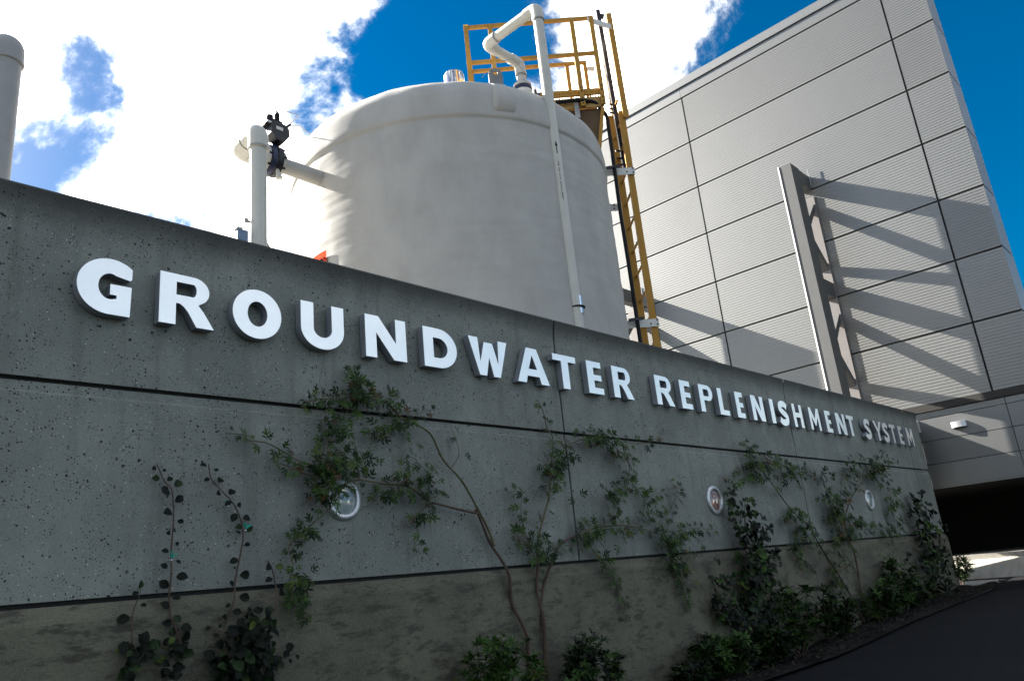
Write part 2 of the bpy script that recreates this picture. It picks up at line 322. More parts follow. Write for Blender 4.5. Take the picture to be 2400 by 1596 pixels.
# ------------------------------------------------------------------ sign wall
wall = thing('concrete_wall', 'long low grey cast concrete wall carrying the raised sign letters', 'wall', (5.5, D, 0))
JX = [-4.047, 0.573, 5.193, 9.813, 14.433, 15.17]
g = 0.011
MB().box((-4.04, D + 0.035, -0.3), (15.15, D + 0.20, 3.255)).build('core', M['joint'], wall)
up = [(D, 2.246), (D, 3.05), (D-.003, 3.11), (D-.012, 3.175), (D-.024, 3.225), (D-.030, 3.248), (D-.024, 3.261), (D+.032, 3.261), (D+.032, 2.246)]
mi = [(D, 1.176), (D, 2.165), (D+.010, 2.178), (D+.010, 2.222), (D+.016, 2.226), (D+.032, 2.226), (D+.032, 1.176)]
ba = [(D-.040, -.3), (D-.040, 1.070), (D-.035, 1.085), (D-.003, 1.138), (D+.004, 1.152), (D+.032, 1.152), (D+.032, -.3)]
for x0, x1 in zip(JX, JX[1:]):
    e = 0 if x1 > 15 else g
    for prof, m in ((up, 'conc'), (mi, 'conc')):
        MB().extr(prof, 'x', x0 + g, x1 - e).build('panel', M[m], wall)
MB().extr(ba, 'x', JX[0] + g, JX[-1]).build('base_panel', M['base'], wall)
MB().box((14.9, D + 0.033, -0.3), (15.168, D + 0.215, 3.258)).build('end_block', M['conc'], wall)
def crack(pts, w=0.0022):
    m = MB(); V = []
    for x, z in pts: V += [(x - w/2, D - 0.0012, z), (x + w/2, D - 0.0012, z)]
    m.poly(V, [(2*i, 2*i+1, 2*i+3, 2*i+2) for i in range(len(pts)-1)]); m.build('crack', M['crack'], wall)
def wiggle(x, z0, z1, n=14, a=0.012):
    r = random.Random(int(x*100)); xx = x; o = []
    for i in range(n + 1):
        o.append((xx, z0 + (z1 - z0) * i / n)); xx += r.uniform(-a, a)
    return o
crack(wiggle(2.79, 2.60, 2.25)); crack(wiggle(3.30, 2.60, 2.26)); crack(wiggle(3.25, 3.19, 2.86)); crack(wiggle(2.78, 2.16, 1.9)); crack(wiggle(3.32, 2.15, 1.3))
# ------------------------------------------------------------------ round wall lights
def porthole(cx, cz, r, glass, label):
    t = thing('round_wall_light', label, 'wall light', (cx, D, cz), 'round lights set in the concrete wall')
    disc_y(MB(), (cx, 0, cz), r * 0.70, r, D - 0.022, D + 0.01).build('rim', M['steel'], t)
    m = MB(); seg = 28; R = r * 0.71; V = []
    for q in (1.0, 0.8, 0.5, 0.2): V += [(cx + R*q*math.cos(2*PI*k/seg), D - 0.006 - 0.016*(1 - q*q), cz + R*q*math.sin(2*PI*k/seg)) for k in range(seg)]
    m.poly(V, [(i*seg+k, i*seg+(k+1) % seg, (i+1)*seg+(k+1) % seg, (i+1)*seg+k) for i in range(3) for k in range(seg)] + [tuple(range(3*seg, 4*seg))], True)
    m.build('lens', M[glass], t)
    for k in range(4):
        a = PI/4 + k*PI/2; p = (cx + r*0.85*math.cos(a), D - 0.022, cz + r*0.85*math.sin(a))
        MB().cyl(p, (p[0], p[1] - 0.004, p[2]), 0.006, 8).build('screw', M['steel'], t)
porthole(2.909, 1.652, 0.128, 'glass', 'round wall light with grey rim, half hidden by the climbing rose')
porthole(7.545, 1.673, 0.155, 'lensr', 'unobstructed round wall light with a reddish lens, between two climbers')
porthole(11.985, 1.700, 0.150, 'glass', 'small-looking round wall light with bluish lens, under the word SYSTEM')
# ------------------------------------------------------------------ raised letters
def ell(cx, cz, rx, rz, a0, a1, n=20): return [(cx + rx*math.cos(math.radians(a0 + (a1-a0)*i/n)), cz + rz*math.sin(math.radians(a0 + (a1-a0)*i/n))) for i in range(n+1)]
def glyph(ch, w, s):   # outlines in metres, cap height 0.306; first loop is the outside, the rest are holes
    h = 0.306; t = s * 0.80; e = h*.188; q = h*.158
    if ch == 'I': return [[(0,0),(w,0),(w,h),(0,h)]]
    if ch == 'L': return [[(0,0),(w,0),(w,e),(s,e),(s,h),(0,h)]]
    if ch == 'T': return [[(w/2-s/2,0),(w/2+s/2,0),(w/2+s/2,h-e),(w,h-e),(w,h),(0,h),(0,h-e),(w/2-s/2,h-e)]]
    if ch == 'E': return [[(0,0),(w,0),(w,e),(s,e),(s,h/2-e*.47),(w*.92,h/2-e*.47),(w*.92,h/2+e*.47),(s,h/2+e*.47),(s,h-e),(w*.96,h-e),(w*.96,h),(0,h)]]
    if ch == 'H': return [[(0,0),(s,0),(s,h*.43),(w-s,h*.43),(w-s,0),(w,0),(w,h),(w-s,h),(w-s,h*.43+t),(s,h*.43+t),(s,h),(0,h)]]
    if ch == 'N': k = s*1.22; return [[(0,0),(s*.98,0),(s*.98,h*.60),(w-k,0),(w,0),(w,h),(w-s*.98,h),(w-s*.98,h*.40),(k,h),(0,h)]]
    if ch == 'M': k = s*.86; c = w/2; return [[(0,0),(k,0),(k+w*.012,h*.58),(c-w*.035,h*.20),(c+w*.035,h*.20),(w-k-w*.012,h*.58),(w-k,0),(w,0),(w*.975,h),(w*.975-k*.98,h),(c,h*.50),(w*.025+k*.98,h),(w*.025,h)]]
    if ch == 'W': k = w*.235; return [[(w*.235,0),(w*.235+k*.74,0),(w*.5,h*.50),(w*.765-k*.74,0),(w*.765,0),(w,h),(w-k,h),(w*.73,h*.36),(w*.5+k*.46,h*.90),(w*.5-k*.46,h*.90),(w*.27,h*.36),(k,h),(0,h)]]
    if ch == 'A': c = w/2; k = s*1.12; a = w*.16; return [[(0,0),(k,0),(k+w*.045,h*.20),(w-k-w*.045,h*.20),(w-k,0),(w,0),(c+a,h),(c-a,h)], [(k+w*.10,h*.40),(w-k-w*.10,h*.40),(c,h*.80)]]
    if ch == 'Y': c = w/2; return [[(c-s/2,0),(c+s/2,0),(c+s/2,h*.42),(w,h),(w-s*1.15,h),(c,h*.60),(s*1.15,h),(0,h),(c-s/2,h*.42)]]
    if ch == 'O': return [ell(w/2,h/2,w/2,h*.515,0,360,44)[:-1], ell(w/2,h/2,w/2-s*1.02,h*.515-t*1.02,0,360,36)[:-1]]
    if ch == 'D': return [[(0,0)] + ell(w*.45,h/2,w*.55,h/2,-90,90,24) + [(0,h)], [(s,t)] + ell(w*.45,h/2,w*.55-s,h/2-t,-90,90,20) + [(s,h-t)]]
    if ch == 'U': return [[(0,h)] + ell(w/2,h*.44,w/2,h*.455,180,360,28) + [(w,h),(w-s,h)] + ell(w/2,h*.44,w/2-s,h*.455-t*1.05,360,180,24) + [(s,h)]]
    if ch == 'P': r = h*.285; c = h - r; return [[(0,0),(s,0),(s,c-r)] + ell(w-r*1.15,c,r*1.15,r,-90,90,20) + [(0,h)], [(s,c-r+q)] + ell(w-r*1.15,c,max(.02,r*1.15-s*.95),r-q,-90,90,14) + [(s,c+r-q)]]
    if ch == 'R':
        r = h*.285; c = h - r; bw = w*.90
        return [[(0,0),(s,0),(s,c-r-.003),(s*1.22,c-r-.003),(w*.44,c-r-.02),(w*.52,c-r-.05),(w-s*1.12,0),(w,0),(w*.80,h*.32),(w*.70,h*.445)] + ell(bw-r*1.1,c,r*1.1,r*.97,-42,90,18) + [(0,h)],
                [(s,c-r+q)] + ell(bw-r*1.1,c,max(.02,r*1.1-s*.95),r-q,-90,90,14) + [(s,c+r-q)]]
    if ch == 'G':
        cx, cz, rx, rz = w*.60, h/2, w*.60, h*.515
        o = [(x, z) for x, z in ell(cx,cz,rx,rz,48,268,34)]
        return [[(w*.97,h*.665),(w*1.0,h*.70),(w*1.0,h*.905)] + o + [(w*.985,-h*.015),(w*1.0,h*.545),(w*.60,h*.545),(w*.60,h*.35),(w*.725,h*.35),(w*.725,h*.285)] + ell(cx,cz,rx-s*1.12,rz-t*1.12,292,62,24)]
    if ch == 'S':
        C = [(.93,.775),(.70,.880),(.42,.885),(.21,.80),(.19,.665),(.40,.555),(.66,.455),(.83,.35),(.80,.19),(.56,.105),(.28,.115),(.06,.215)]
        pts = []
        for i in range(len(C)-1):
            p = [Vector(C[max(0, min(len(C)-1, i+k))]) for k in (-1, 0, 1, 2)]
            for q in range(5):
                u = q/5; pts.append(0.5*((2*p[1]) + (p[2]-p[0])*u + (2*p[0]-5*p[1]+4*p[2]-p[3])*u*u + (3*p[1]-p[0]-3*p[2]+p[3])*u**3))
        pts.append(Vector(C[-1])); pts = [Vector((p.x*w, p.y*h)) for p in pts]
        L, R = [], []
        for i, p in enumerate(pts):
            d = (pts[min(i+1, len(pts)-1)] - pts[max(i-1, 0)]).normalized(); nn = Vector((-d.y, d.x)); k = s*.47
            L.append(tuple(p + nn*k)); R.append(tuple(p - nn*k))
        return [L + R[::-1]]
LET = [('G',1.26,1.536),('R',1.686,2.005),('O',2.119,2.442),('U',2.581,2.907),('N',3.082,3.436),('D',3.599,3.926),('W',4.057,4.487),('A',4.587,4.982),('T',5.056,5.369),('E',5.525,5.747),('R',5.907,6.225),
       ('R',6.627,6.947),('E',7.09,7.302),('P',7.476,7.76),('L',7.88,8.096),('E',8.282,8.467),('N',8.668,8.976),('I',9.155,9.255),('S',9.38,9.644),('H',9.795,10.075),('M',10.295,10.63),('E',10.83,11.02),('N',11.206,11.534),('T',11.61,11.871),
       ('S',12.27,12.52),('Y',12.67,13.03),('S',13.06,13.31),('T',13.39,13.66),('E',13.80,13.99),('M',14.20,14.52)]
WORDS = ['GROUNDWATER', 'REPLENISHMENT', 'SYSTEM']
def lab(i):
    k = i
    for w in WORDS:
        if k < len(w): break
        k -= len(w)
    ch = w[k]; n = w.count(ch)
    s = 'raised white letter %s ' % ch
    if k == 0: return s + 'that begins the word %s on the wall' % w
    if k == len(w) - 1: return s + 'that ends the word %s on the wall' % w
    return s + 'between %s and %s in the word %s' % (w[k-1], w[k+1], w)
def loops_ok(loop):
    o = []
    for p in loop:
        if not o or (abs(p[0]-o[-1][0]) + abs(p[1]-o[-1][1])) > 1e-4: o.append(p)
    if abs(o[0][0]-o[-1][0]) + abs(o[0][1]-o[-1][1]) < 1e-4: o.pop()
    return o
Z0 = 2.612; FD = 0.074; BK = 0.012
for i, (ch, x0, x1) in enumerate(LET):
    w = x1 - x0; s = 0.094 if i < 11 else 0.088
    if ch in 'MH' and i > 11: s = 0.078
    if i > 23: s = 0.080
    loops = [loops_ok(l) for l in glyph(ch, w, s)]
    t = thing('sign_letter', lab(i), 'letter', (x0, D, Z0), 'raised letters along the top of the concrete wall')
    tri = tessellate_polygon([[Vector((x, z, 0)) for x, z in l] for l in loops]); flat = [p for l in loops for p in l]
    m = MB(); m.poly([(x0 + x, D - FD, Z0 + z) for x, z in flat], [])
    F = []
    for a, b_, c in tri:
        A, B, C_ = flat[a], flat[b_], flat[c]
        cr = (B[0]-A[0])*(C_[1]-A[1]) - (B[1]-A[1])*(C_[0]-A[0])
        F.append((a, b_, c) if cr > 0 else (a, c, b_))
    m.f = [list(f) for f in F]; m.sm = [False]*len(F)
    m.build('face', M['white'], t)
    m = MB()
    for li, l in enumerate(loops):
        n = len(l); ar = sum(l[k][0]*l[(k+1) % n][1] - l[(k+1) % n][0]*l[k][1] for k in range(n))
        if (ar < 0) == (li == 0): l = l[::-1]
        V = [(x0 + x, D - FD + 0.0015, Z0 + z) for x, z in l] + [(x0 + x, D - BK, Z0 + z) for x, z in l]
        m.poly(V, [(k, n + k, n + (k+1) % n, (k+1) % n) for k in range(n)])
    m.build('side', M['ret'], t)
# ------------------------------------------------------------------ storage tank
TC = Vector((6.284, 6.51)); TR = 1.979
tank = thing('storage_tank', 'big round white fibreglass storage tank behind the concrete wall', 'tank', (TC.x, TC.y, 0))
prof = []
for i in range(12): prof.append((TR, 3.7*i/11))
for i in range(1, 86): prof.append((TR, 3.7 + 2.015*i/85))
prof += [(TR+.003, 5.72), (TR+.017, 5.73), (TR+.021, 5.76), (TR+.022, 5.80), (TR+.019, 5.84), (TR+.018, 5.88), (TR+.014, 5.94)]
for i in range(1, 26):
    a = PI/2*i/25; prof.append(((TR+.012)*math.cos(a) if i < 25 else 0.0, 5.96 + 0.725*math.sin(a)))
seg = 320; V = []
for r, z in prof:
    for k in range(seg):
        a = 2*PI*k/seg; c, s_ = math.cos(a), math.sin(a)
        wr = noise.noise(Vector((a*9 + z*1.6, z*5.0 - a*2.0, 0.3))) * 0.006 + noise.noise(Vector((a*2.0, z*14, 4.0))) * 0.0035
        # folds in the laminate, stronger round the inlet nozzle on the left
        q = math.exp(-((a - 2.86)/0.55)**2) if z < 5.75 else 0.35*math.exp(-((a - 3.1)/0.9)**2)
        wr += 0.22 * q * (0.007 * noise.noise(Vector((a*12 + z*5.0, z*19 - a*11.0, 2.1))) + 0.006 * noise.noise(Vector((a*5 + z*2.0, z*8 - a*5.0, 7.1))))
        rr = r + (wr if r > 0.3 else 0)
        V.append((TC.x + rr*c, TC.y + rr*s_, z + (wr if z > 5.96 else 0)))
n = len(prof)
MB().poly(V, [(i*seg+k, i*seg+(k+1) % seg, (i+1)*seg+(k+1) % seg, (i+1)*seg+k) for i in range(n-1) for k in range(seg)], True).build('shell', M['frp'], tank)
def onshell(a, z, off=0.0): return Vector((TC.x + (TR + off)*math.cos(a), TC.y + (TR + off)*math.sin(a), z))
# lap band under the shoulder
lap = [(TR + 0.004, 5.60), (TR + 0.010, 5.605), (TR + 0.010, 5.625), (TR + 0.002, 5.63)]
# lifting lug with its laminate pad
lug = MB(); lc = Vector((5.49, 4.84, -.225)); ta = Vector((.80, -.60, 0)); ro = Vector((.60, .80, 0))
out = [(-.078, 6.30), (.078, 6.30), (.078, 6.585)] + [(.078*math.cos(a) if False else .070*math.cos(a), 6.60 + .06*math.sin(a)) for a in [PI*k/10 for k in range(11)]] + [(-.078, 6.585)]
hole = [(.026*math.cos(-2*PI*k/14), 6.60 + .026*math.sin(-2*PI*k/14)) for k in range(14)]
tri = tessellate_polygon([[Vector((x, z, 0)) for x, z in l] for l in (out, hole)]); flat = out + hole; nf = len(flat)
V = [lc + ta*x + ro*q + Vector((0, 0, z)) for q in (-.009, .009) for x, z in flat]
F = [tuple(f) for f in tri] + [tuple(nf + i for i in f[::-1]) for f in tri]
for st, l in ((0, out), (len(out), hole)):
    k_ = len(l); F += [(st+i, st+(i+1) % k_, nf+st+(i+1) % k_, nf+st+i) for i in range(k_)]
lug.poly(V, F); lug.build('lifting_lug', M['lug'], tank)
pd = MB(); rows = [(6.24, .080, .010), (6.18, .088, .035), (6.08, .095, .05), (5.95, .105, .06), (5.84, .115, .055), (5.80, .11, .02), (5.76, .09, -.03)]
V = []
for z, hw, th in rows:
    rr = (TR + .012)*math.sqrt(max(0.0, 1 - ((z - 5.96)/.725)**2)) if z > 5.96 else TR + .014
    for x, k in ((-1.15, -.045), (-1, .6), (-.7, 1), (.7, 1), (1, .6), (1.15, -.045)):
        p = TC - Vector((.429, .903))*(rr + th*max(k, 0) + (-.045 if k < 0 else 0)) + Vector((.903, -.429))*(x*hw)
        V.append((p.x, p.y, z))
pd.poly(V, [(i*6+j, (i+1)*6+j, (i+1)*6+j+1, i*6+j+1) for i in range(len(rows)-1) for j in range(5)], True); pd.build('lug_pad', M['frp'], tank)
lathe([(0.0, 7.56), (0.125, 7.56), (0.135, 7.54), (0.135, 6.5), (0.12, 6.5)], (6.30, 6.29), 28).build('vent_pipe', M['stain'], tank)
pl = MB(); a0, a1 = math.radians(177.0), math.radians(183.6); V = []
for k in range(7):
    a = a0 + (a1 - a0)*k/6; V += [onshell(a, 4.21, .022), onshell(a, 4.545, .022)]
pl.poly(V, [(2*k, 2*k+2, 2*k+3, 2*k+1) for k in range(6)]); plo = pl.build('warning_placard', M['orange'], tank)
for ca, cz, h_ in ((179.6, 4.39, .16), (181.2, 4.40, .16), (182.6, 4.40, .16)):
    m = MB(); a = math.radians(ca); tg = Vector((-math.sin(a), math.cos(a), 0)); p = onshell(a, 0, .0255)
    V = []
    for r_ in (.030, .016): V += [p + tg*(r_*math.cos(2*PI*k/18)) + Vector((0, 0, cz + h_/2*(r_/.03 if r_ > .02 else .72)*math.sin(2*PI*k/18))) for k in range(18)]
    m.poly(V, [(k, (k+1) % 18, 18+(k+1) % 18, 18+k) for k in range(18)]); m.build('marking', M['print'], plo)
# ------------------------------------------------------------------ pipes
def sleeve(m, p, q, r): return m.tube([p, q], r, 24)
pv = thing('vent_riser_pipe', 'tall white plastic pipe that rises in front of the tank and loops onto its dome', 'pipe', (6.05, 4.56, 0))
R0 = 0.060
path = fillet([(6.05,4.56,0), (6.012,4.56,7.345), (6.005,5.392,7.345), (6.603,5.388,7.345), (6.603,5.388,6.93)], 0.11, 8)
MB().tube(path, R0, 24).build('pipe', M['pvc'], pv)
def fitting(corner, a, b, r, parent, mname='pvc', l=0.20, seg=24):
    c = Vector(corner); A = c + (Vector(a) - c).normalized()*l; B = c + (Vector(b) - c).normalized()*l
    MB().tube(fillet([A, c, B], l*0.72, 8), r, seg).build('elbow', M[mname], parent)
P = [(6.05,4.56,0), (6.012,4.56,7.345), (6.005,5.392,7.345), (6.603,5.388,7.345), (6.603,5.388,6.93)]
for i in (1, 2, 3): fitting(P[i], P[i-1], P[i+1], R0 + .010, pv, l=0.17)
for p, q in (((6.012,4.56,7.16), (6.012,4.56,7.175)), ((6.0045,5.21,7.345), (6.0045,5.222,7.345)), ((6.603,5.388,7.155), (6.603,5.388,7.168))): MB().tube([p, q], R0 + .0125, 24).build('rim', M['pvcg'], pv)
lathe([(0.0, 7.030), (.075, 7.030), (.115, 7.025), (.115, 6.985), (.0, 6.985)], (6.603, 5.388), 28).build('flange', M['pvc'], pv)
lathe([(.108, 6.985), (.117, 6.982), (.117, 6.932), (.108, 6.928)], (6.603, 5.388), 28).build('gasket_ring', M['navy'], pv)
lathe([(0, 6.930), (.112, 6.927), (.118, 6.900), (.112, 6.870), (.06, 6.860), (.06, 6.5)], (6.603, 5.388), 28).build('flange', M['plate'], pv)
for k in range(8):
    a = 2*PI*k/8 + .2; p = Vector((6.603 + .088*math.cos(a), 5.388 + .088*math.sin(a), 0))
    MB().cyl(p + Vector((0,0,6.84)), p + Vector((0,0,7.042)), .011, 8).build('bolt', M['dark'], pv)
MB().tube([(6.0495,4.56,3.585), (6.0487,4.56,3.77)], R0 + .006, 24).build('clear_sleeve', M['stain'], pv)
mk = MB(); base = Vector((6.033, 4.56, 0))
def onriser(dx, z): # a point just proud of the riser, dx radians round from the side facing the camera
    a = math.radians(-128) + dx; cx = 6.05 - .038*z/7.345
    return Vector((cx + (R0+.0018)*math.cos(a), 4.56 + (R0+.0018)*math.sin(a), z))
def mark(u0, u1, z0, z1): mk.poly([onriser(u0, z0), onriser(u1, z0), onriser(u1, z1), onriser(u0, z1)], [(0,1,2,3)])
mark(-.06, .09, 5.40, 5.50); mk.poly([onriser(-.22, 5.495), onriser(.25, 5.495), onriser(.02, 5.56)], [(0,1,2)])
rnd = random.Random(3); z = 5.30
while z > 4.86:
    h_ = rnd.uniform(.010, .022); mark(-.08, .10 if rnd.random() < .6 else .02, z - h_, z); z -= h_ + rnd.choice((.009, .012, .03))
mk.build('printed_marking', M['print'], pv)['kind'] = 'stuff'
cl = thing('pipe_clamp_strut', 'galvanised strut and black clamp holding the foot of the white riser pipe', 'pipe support', (6.2, 4.62, 0))
MB().tube([(6.05 + (R0+.016)*math.cos(2*PI*k/20), 4.56 + (R0+.016)*math.sin(2*PI*k/20), 3.655) for k in range(21)], .010, 8).build('clamp_ring', M['black'], cl)
MB().bar((6.10,4.60,3.655), (6.32,4.60,3.655), .035, .035).build('clamp_arm', M['steel'], cl)
MB().bar((6.165,4.62,3.63), (6.42,4.70,3.05), .035, .04).build('strut', M['steel'], cl)
MB().bar((6.18,4.60,3.50), (6.34,4.66,3.20), .014, .02).build('rod', M['black'], cl)
MB().bar((6.42,4.70,3.06), (6.42,4.70,0), .04, .04, (1,0,0)).build('post', M['steel'], cl)
# inlet pipe with valve on the left of the tank
iv = thing('inlet_pipe', 'white plastic inlet pipe with elbow beside the left edge of the tank', 'pipe', (3.36, 6.1, 0))
P = [(3.355,6.10,0), (3.362,6.10,5.46), (3.362,6.50,5.46), (4.55,6.51,5.455)]
P[2] = (3.40,6.51,5.46)
MB().tube(fillet([(3.355,6.10,0), (3.362,6.10,5.46), (3.385,6.51,5.46), (3.66,6.51,5.46)], .16, 10), .080, 28).build('pipe', M['pvc'], iv)
fitting((3.362,6.10,5.46), (3.362,6.10,0), (3.385,6.51,5.46), .097, iv, l=.20, seg=28)
fitting((3.385,6.51,5.46), (3.362,6.10,5.46), (3.8,6.51,5.46), .100, iv, l=.19, seg=28)
MB().tube([(3.3618,6.10,5.262), (3.3618,6.10,5.278)], .100, 28).build('rim', M['pvcg'], iv)
MB().tube([(3.60,6.51,5.46), (3.66,6.51,5.46)], .15, 28).build('flange', M['pvc'], iv)
MB().tube([(3.84,6.51,5.455), (4.6,6.51,5.45)], .083, 28).build('nozzle', M['frp'], iv)
MB().tube([(3.80,6.51,5.455), (3.84,6.51,5.455)], .135, 28).build('flange', M['pvc'], iv)
vv = thing('butterfly_valve', 'black butterfly valve with actuator box bolted on the inlet pipe', 'valve', (3.73, 6.51, 5.46))
MB().tube([(3.665,6.51,5.46), (3.715,6.51,5.46)], .175, 28).build('valve_body', M['navy'], vv)
MB().tube([(3.735,6.51,5.46), (3.795,6.51,5.46)], .165, 28).build('valve_body', M['dark'], vv)
MB().tube([(3.715,6.51,5.46), (3.735,6.51,5.46)], .145, 28).build('gasket_ring', M['steel'], vv)
for k in range(8):
    a = 2*PI*k/8; y, z = 6.51 + .148*math.cos(a), 5.46 + .148*math.sin(a)
    MB().cyl((3.635,y,z), (3.83,y,z), .013, 8).build('bolt', M['dark'], vv)
MB().cyl((3.73,6.47,5.6), (3.74,6.45,5.72), .045, 14).build('stem', M['dark'], vv)
ab = MB(); ab.extr([(3.64,5.69), (3.70,5.62), (3.79,5.62), (3.845,5.70), (3.845,5.78), (3.81,5.82), (3.66,5.84), (3.64,5.80)], 'y', 6.33, 6.54); ab.build('actuator_box', M['dark'], vv)
MB().box((3.69,6.322,5.735), (3.765,6.331,5.77)).build('nameplate', M['plate'], vv)
MB().box((3.60,6.36,5.795), (3.78,6.50,5.87)).build('actuator_block', M['black'], vv)
MB().box((3.59,6.34,5.80), (3.655,6.40,5.815)).build('actuator_plate', M['steel'], vv)
MB().cyl((3.67,6.42,5.86), (3.67,6.42,5.93), .034, 14).build('port_cap', M['black'], vv)
MB().cyl((3.752,6.42,5.83), (3.752,6.42,5.975), .030, 14).build('solenoid', M['black'], vv)
MB().cyl((3.752,6.42,5.97), (3.752,6.42,6.01), .018, 10).build('port_cap', M['dark'], vv)
MB().tube(fillet([(3.765,6.42,5.99), (3.822,6.41,6.055), (4.002,6.40,6.06), (3.86,6.38,5.86), (3.80,6.38,5.80)], .012, 4), .0055, 8).build('air_line', M['steel'], vv)
MB().tube([(3.865,6.38,5.868), (4.02,6.42,5.955), (4.30,6.6,6.0)], .0055, 8).build('air_line', M['steel'], vv)
MB().cyl((3.845,6.38,5.845), (3.885,6.38,5.89), .013, 8).build('line_fitting', M['black'], vv)
m = MB(); m.tube([(3.742,6.40,5.31), (3.745,6.39,5.25), (3.748,6.38,5.215), (3.75,6.38,5.20)], [.017, .024, .036, .034], 12); m.build('hanging_tag', M['pvc'], vv)
MB().tube([(3.742,6.42,5.34), (3.742,6.40,5.30)], .004, 6).build('tag_wire', M['steel'], vv)
# things that just show above the wall at the foot of the inlet pipe
bv = thing('drain_bottle', 'small clouded white plastic bottle behind the wall, right of the inlet pipe foot', 'bottle', (3.52, 6.2, 0))
lathe([(0, 4.39), (.025, 4.385), (.035, 4.34), (.055, 4.30), (.058, 4.0), (.0, 4.0)], (3.48, 6.2), 16).build('shell', M['pvc'], bv); MB().cyl((3.48,6.2,0), (3.48,6.2,4.0), .02, 8).build('support', M['steel'], bv)
gb = thing('blue_junction_box', 'tiny blue grey junction box peeking over the wall left of the inlet pipe', 'junction box', (3.1, 6.1, 0))
MB().box((3.13,6.05,4.22), (3.235,6.12,4.345)).build('housing', mat('dusty blue enamel', (0.12, 0.20, 0.30), .5, var=.3, vscale=20), gb); MB().box((3.12,6.04,4.345), (3.18,6.12,4.36)).build('lid', M['plate'], gb); MB().cyl((3.18,6.09,0), (3.18,6.09,4.22), .02, 8).build('support', M['steel'], gb)
sp_ = thing('sample_port', 'small grey port stub sticking out left of the inlet pipe', 'pipe fitting', (3.25, 6.1, 4.46))
MB().tube([(3.278,6.10,4.465), (3.24,6.09,4.465)], .012, 8).build('neck', M['pvcg'], sp_); MB().tube([(3.24,6.09,4.44), (3.235,6.09,4.455), (3.235,6.09,4.475), (3.24,6.09,4.49)], [.012, .02, .02, .012], 12).build('cap', M['pvcg'], sp_)
# pipe at the left edge
lp = thing('grey_pipe', 'thick grey plastic pipe with rounded elbow top at the far left above the wall', 'pipe', (1.152, 5.65, 0))
MB().tube(fillet([(1.150,5.65,0), (1.152,5.65,5.07), (1.14,7.6,5.07)], .13, 10), .099, 28).build('pipe', M['pvcg'], lp)
MB().tube(fillet([(1.151,5.65,4.945), (1.152,5.65,5.07), (1.151,5.86,5.07)], .11, 10), .110, 28).build('elbow', M['pvcg'], lp)
MB().tube([(1.151,5.65,4.93), (1.151,5.65,4.947)], .114, 28).build('rim', M['pvcg'], lp)
# ------------------------------------------------------------------ access platform, ladder, cable
NV = Vector((.695, -.719, 0)); UV = Vector((.719, .695, 0))
def PU(n_, u_, z): return NV*n_ + UV*u_ + Vector((0, 0, z))
pf = thing('access_platform', 'yellow guard railed access platform at the right shoulder of the tank', 'platform', tuple(PU(1.2, 9.05, 0)))
S5 = .046
ZF = 6.95
def post(n_, u_, z0, z1, w=S5): MB().obox(PU(n_, u_, (z0+z1)/2), (NV, UV, Vector((0,0,1))), (w/2*1.12, w/2*.8, (z1-z0)/2)).build('post', M['yel'], pf)
def rail(name, n0, u0, n1, u1, z, w=S5): MB().bar(PU(n0, u0, z), PU(n1, u1, z), w*.8, w, (0,0,1)).build(name, M['yel'], pf)
for n_, zb in ((.071, 6.55), (.39, 6.6), (1.466, 6.715), (1.726, 6.72)): post(n_, 8.592, zb, 8.055 if n_ != 1.466 else 8.02, .052)
for n_ in (.10, .40, 1.465, 1.722): post(n_, 9.50, ZF - .1, 8.015)
rail('top_rail', .05, 8.60, 1.75, 8.60, 8.045); rail('mid_rail', .05, 8.612, 1.74, 8.612, 7.508)
rail('top_rail', .08, 9.49, 1.745, 9.49, 8.018); rail('mid_rail', .08, 9.488, 1.74, 9.488, 7.50)
rail('top_rail', .071, 8.63, .10, 9.47, 8.04); rail('mid_rail', .071, 8.63, .10, 9.47, 7.505)
for z in (7.508, 8.045): MB().obox(PU(.071, 8.586, z), (NV, UV, Vector((0,0,1))), (.032, .012, .034)).build('corner_cap', mat('bright yellow cap', (.80, .45, .04), .45), pf)
for u_ in (8.625, 9.475): MB().bar(PU(.9, u_, 6.955), PU(1.73, u_, 6.955), .03, .05).build('floor_beam', M['yel'], pf)
MB().bar(PU(.9, 8.618, 6.905), PU(1.72, 8.618, 6.905), .03, .03).build('floor_beam', M['yel'], pf)
for k in range(22): MB().bar(PU(.93 + .036*k, 8.64, 6.895), PU(.93 + .036*k, 9.46, 6.895), .010, .03).build('grating_bar', M['yeld'], pf)
for k in range(7): MB().bar(PU(.92, 8.70 + .115*k, 6.892), PU(1.70, 8.70 + .115*k, 6.892), .012, .018).build('grating_bar', M['yeld'], pf)
MB().bar(PU(.95, 8.628, 6.785), PU(1.735, 8.628, 6.785), .018, .15).build('fascia_plate', M['yeld'], pf)
MB().bar(PU(.95, 9.46, 6.785), PU(1.735, 9.46, 6.785), .018, .15).build('fascia_plate', M['yeld'], pf)
MB().bar(PU(1.715, 8.65, 6.80), PU(1.715, 9.45, 6.80), .02, .14).build('fascia_plate', M['yeld'], pf)
for u_ in (8.66, 9.42):
    V = [PU(.95, u_+q, 6.71) for q in (0, .012)] + [PU(1.70, u_+q, 6.71) for q in (0, .012)] + [PU(1.60, u_+q, 6.10) for q in (0, .012)] + [PU(1.40, u_+q, 6.05) for q in (0, .012)]
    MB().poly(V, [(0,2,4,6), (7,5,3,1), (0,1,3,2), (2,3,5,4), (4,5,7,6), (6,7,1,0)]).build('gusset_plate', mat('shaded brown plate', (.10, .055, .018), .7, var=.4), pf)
    MB().bar(PU(1.715, u_-.012, 6.70), PU(1.585, u_-.012, 6.05), .05, .045, (.695, -.719, 0)).build('brace', M['yel'], pf)
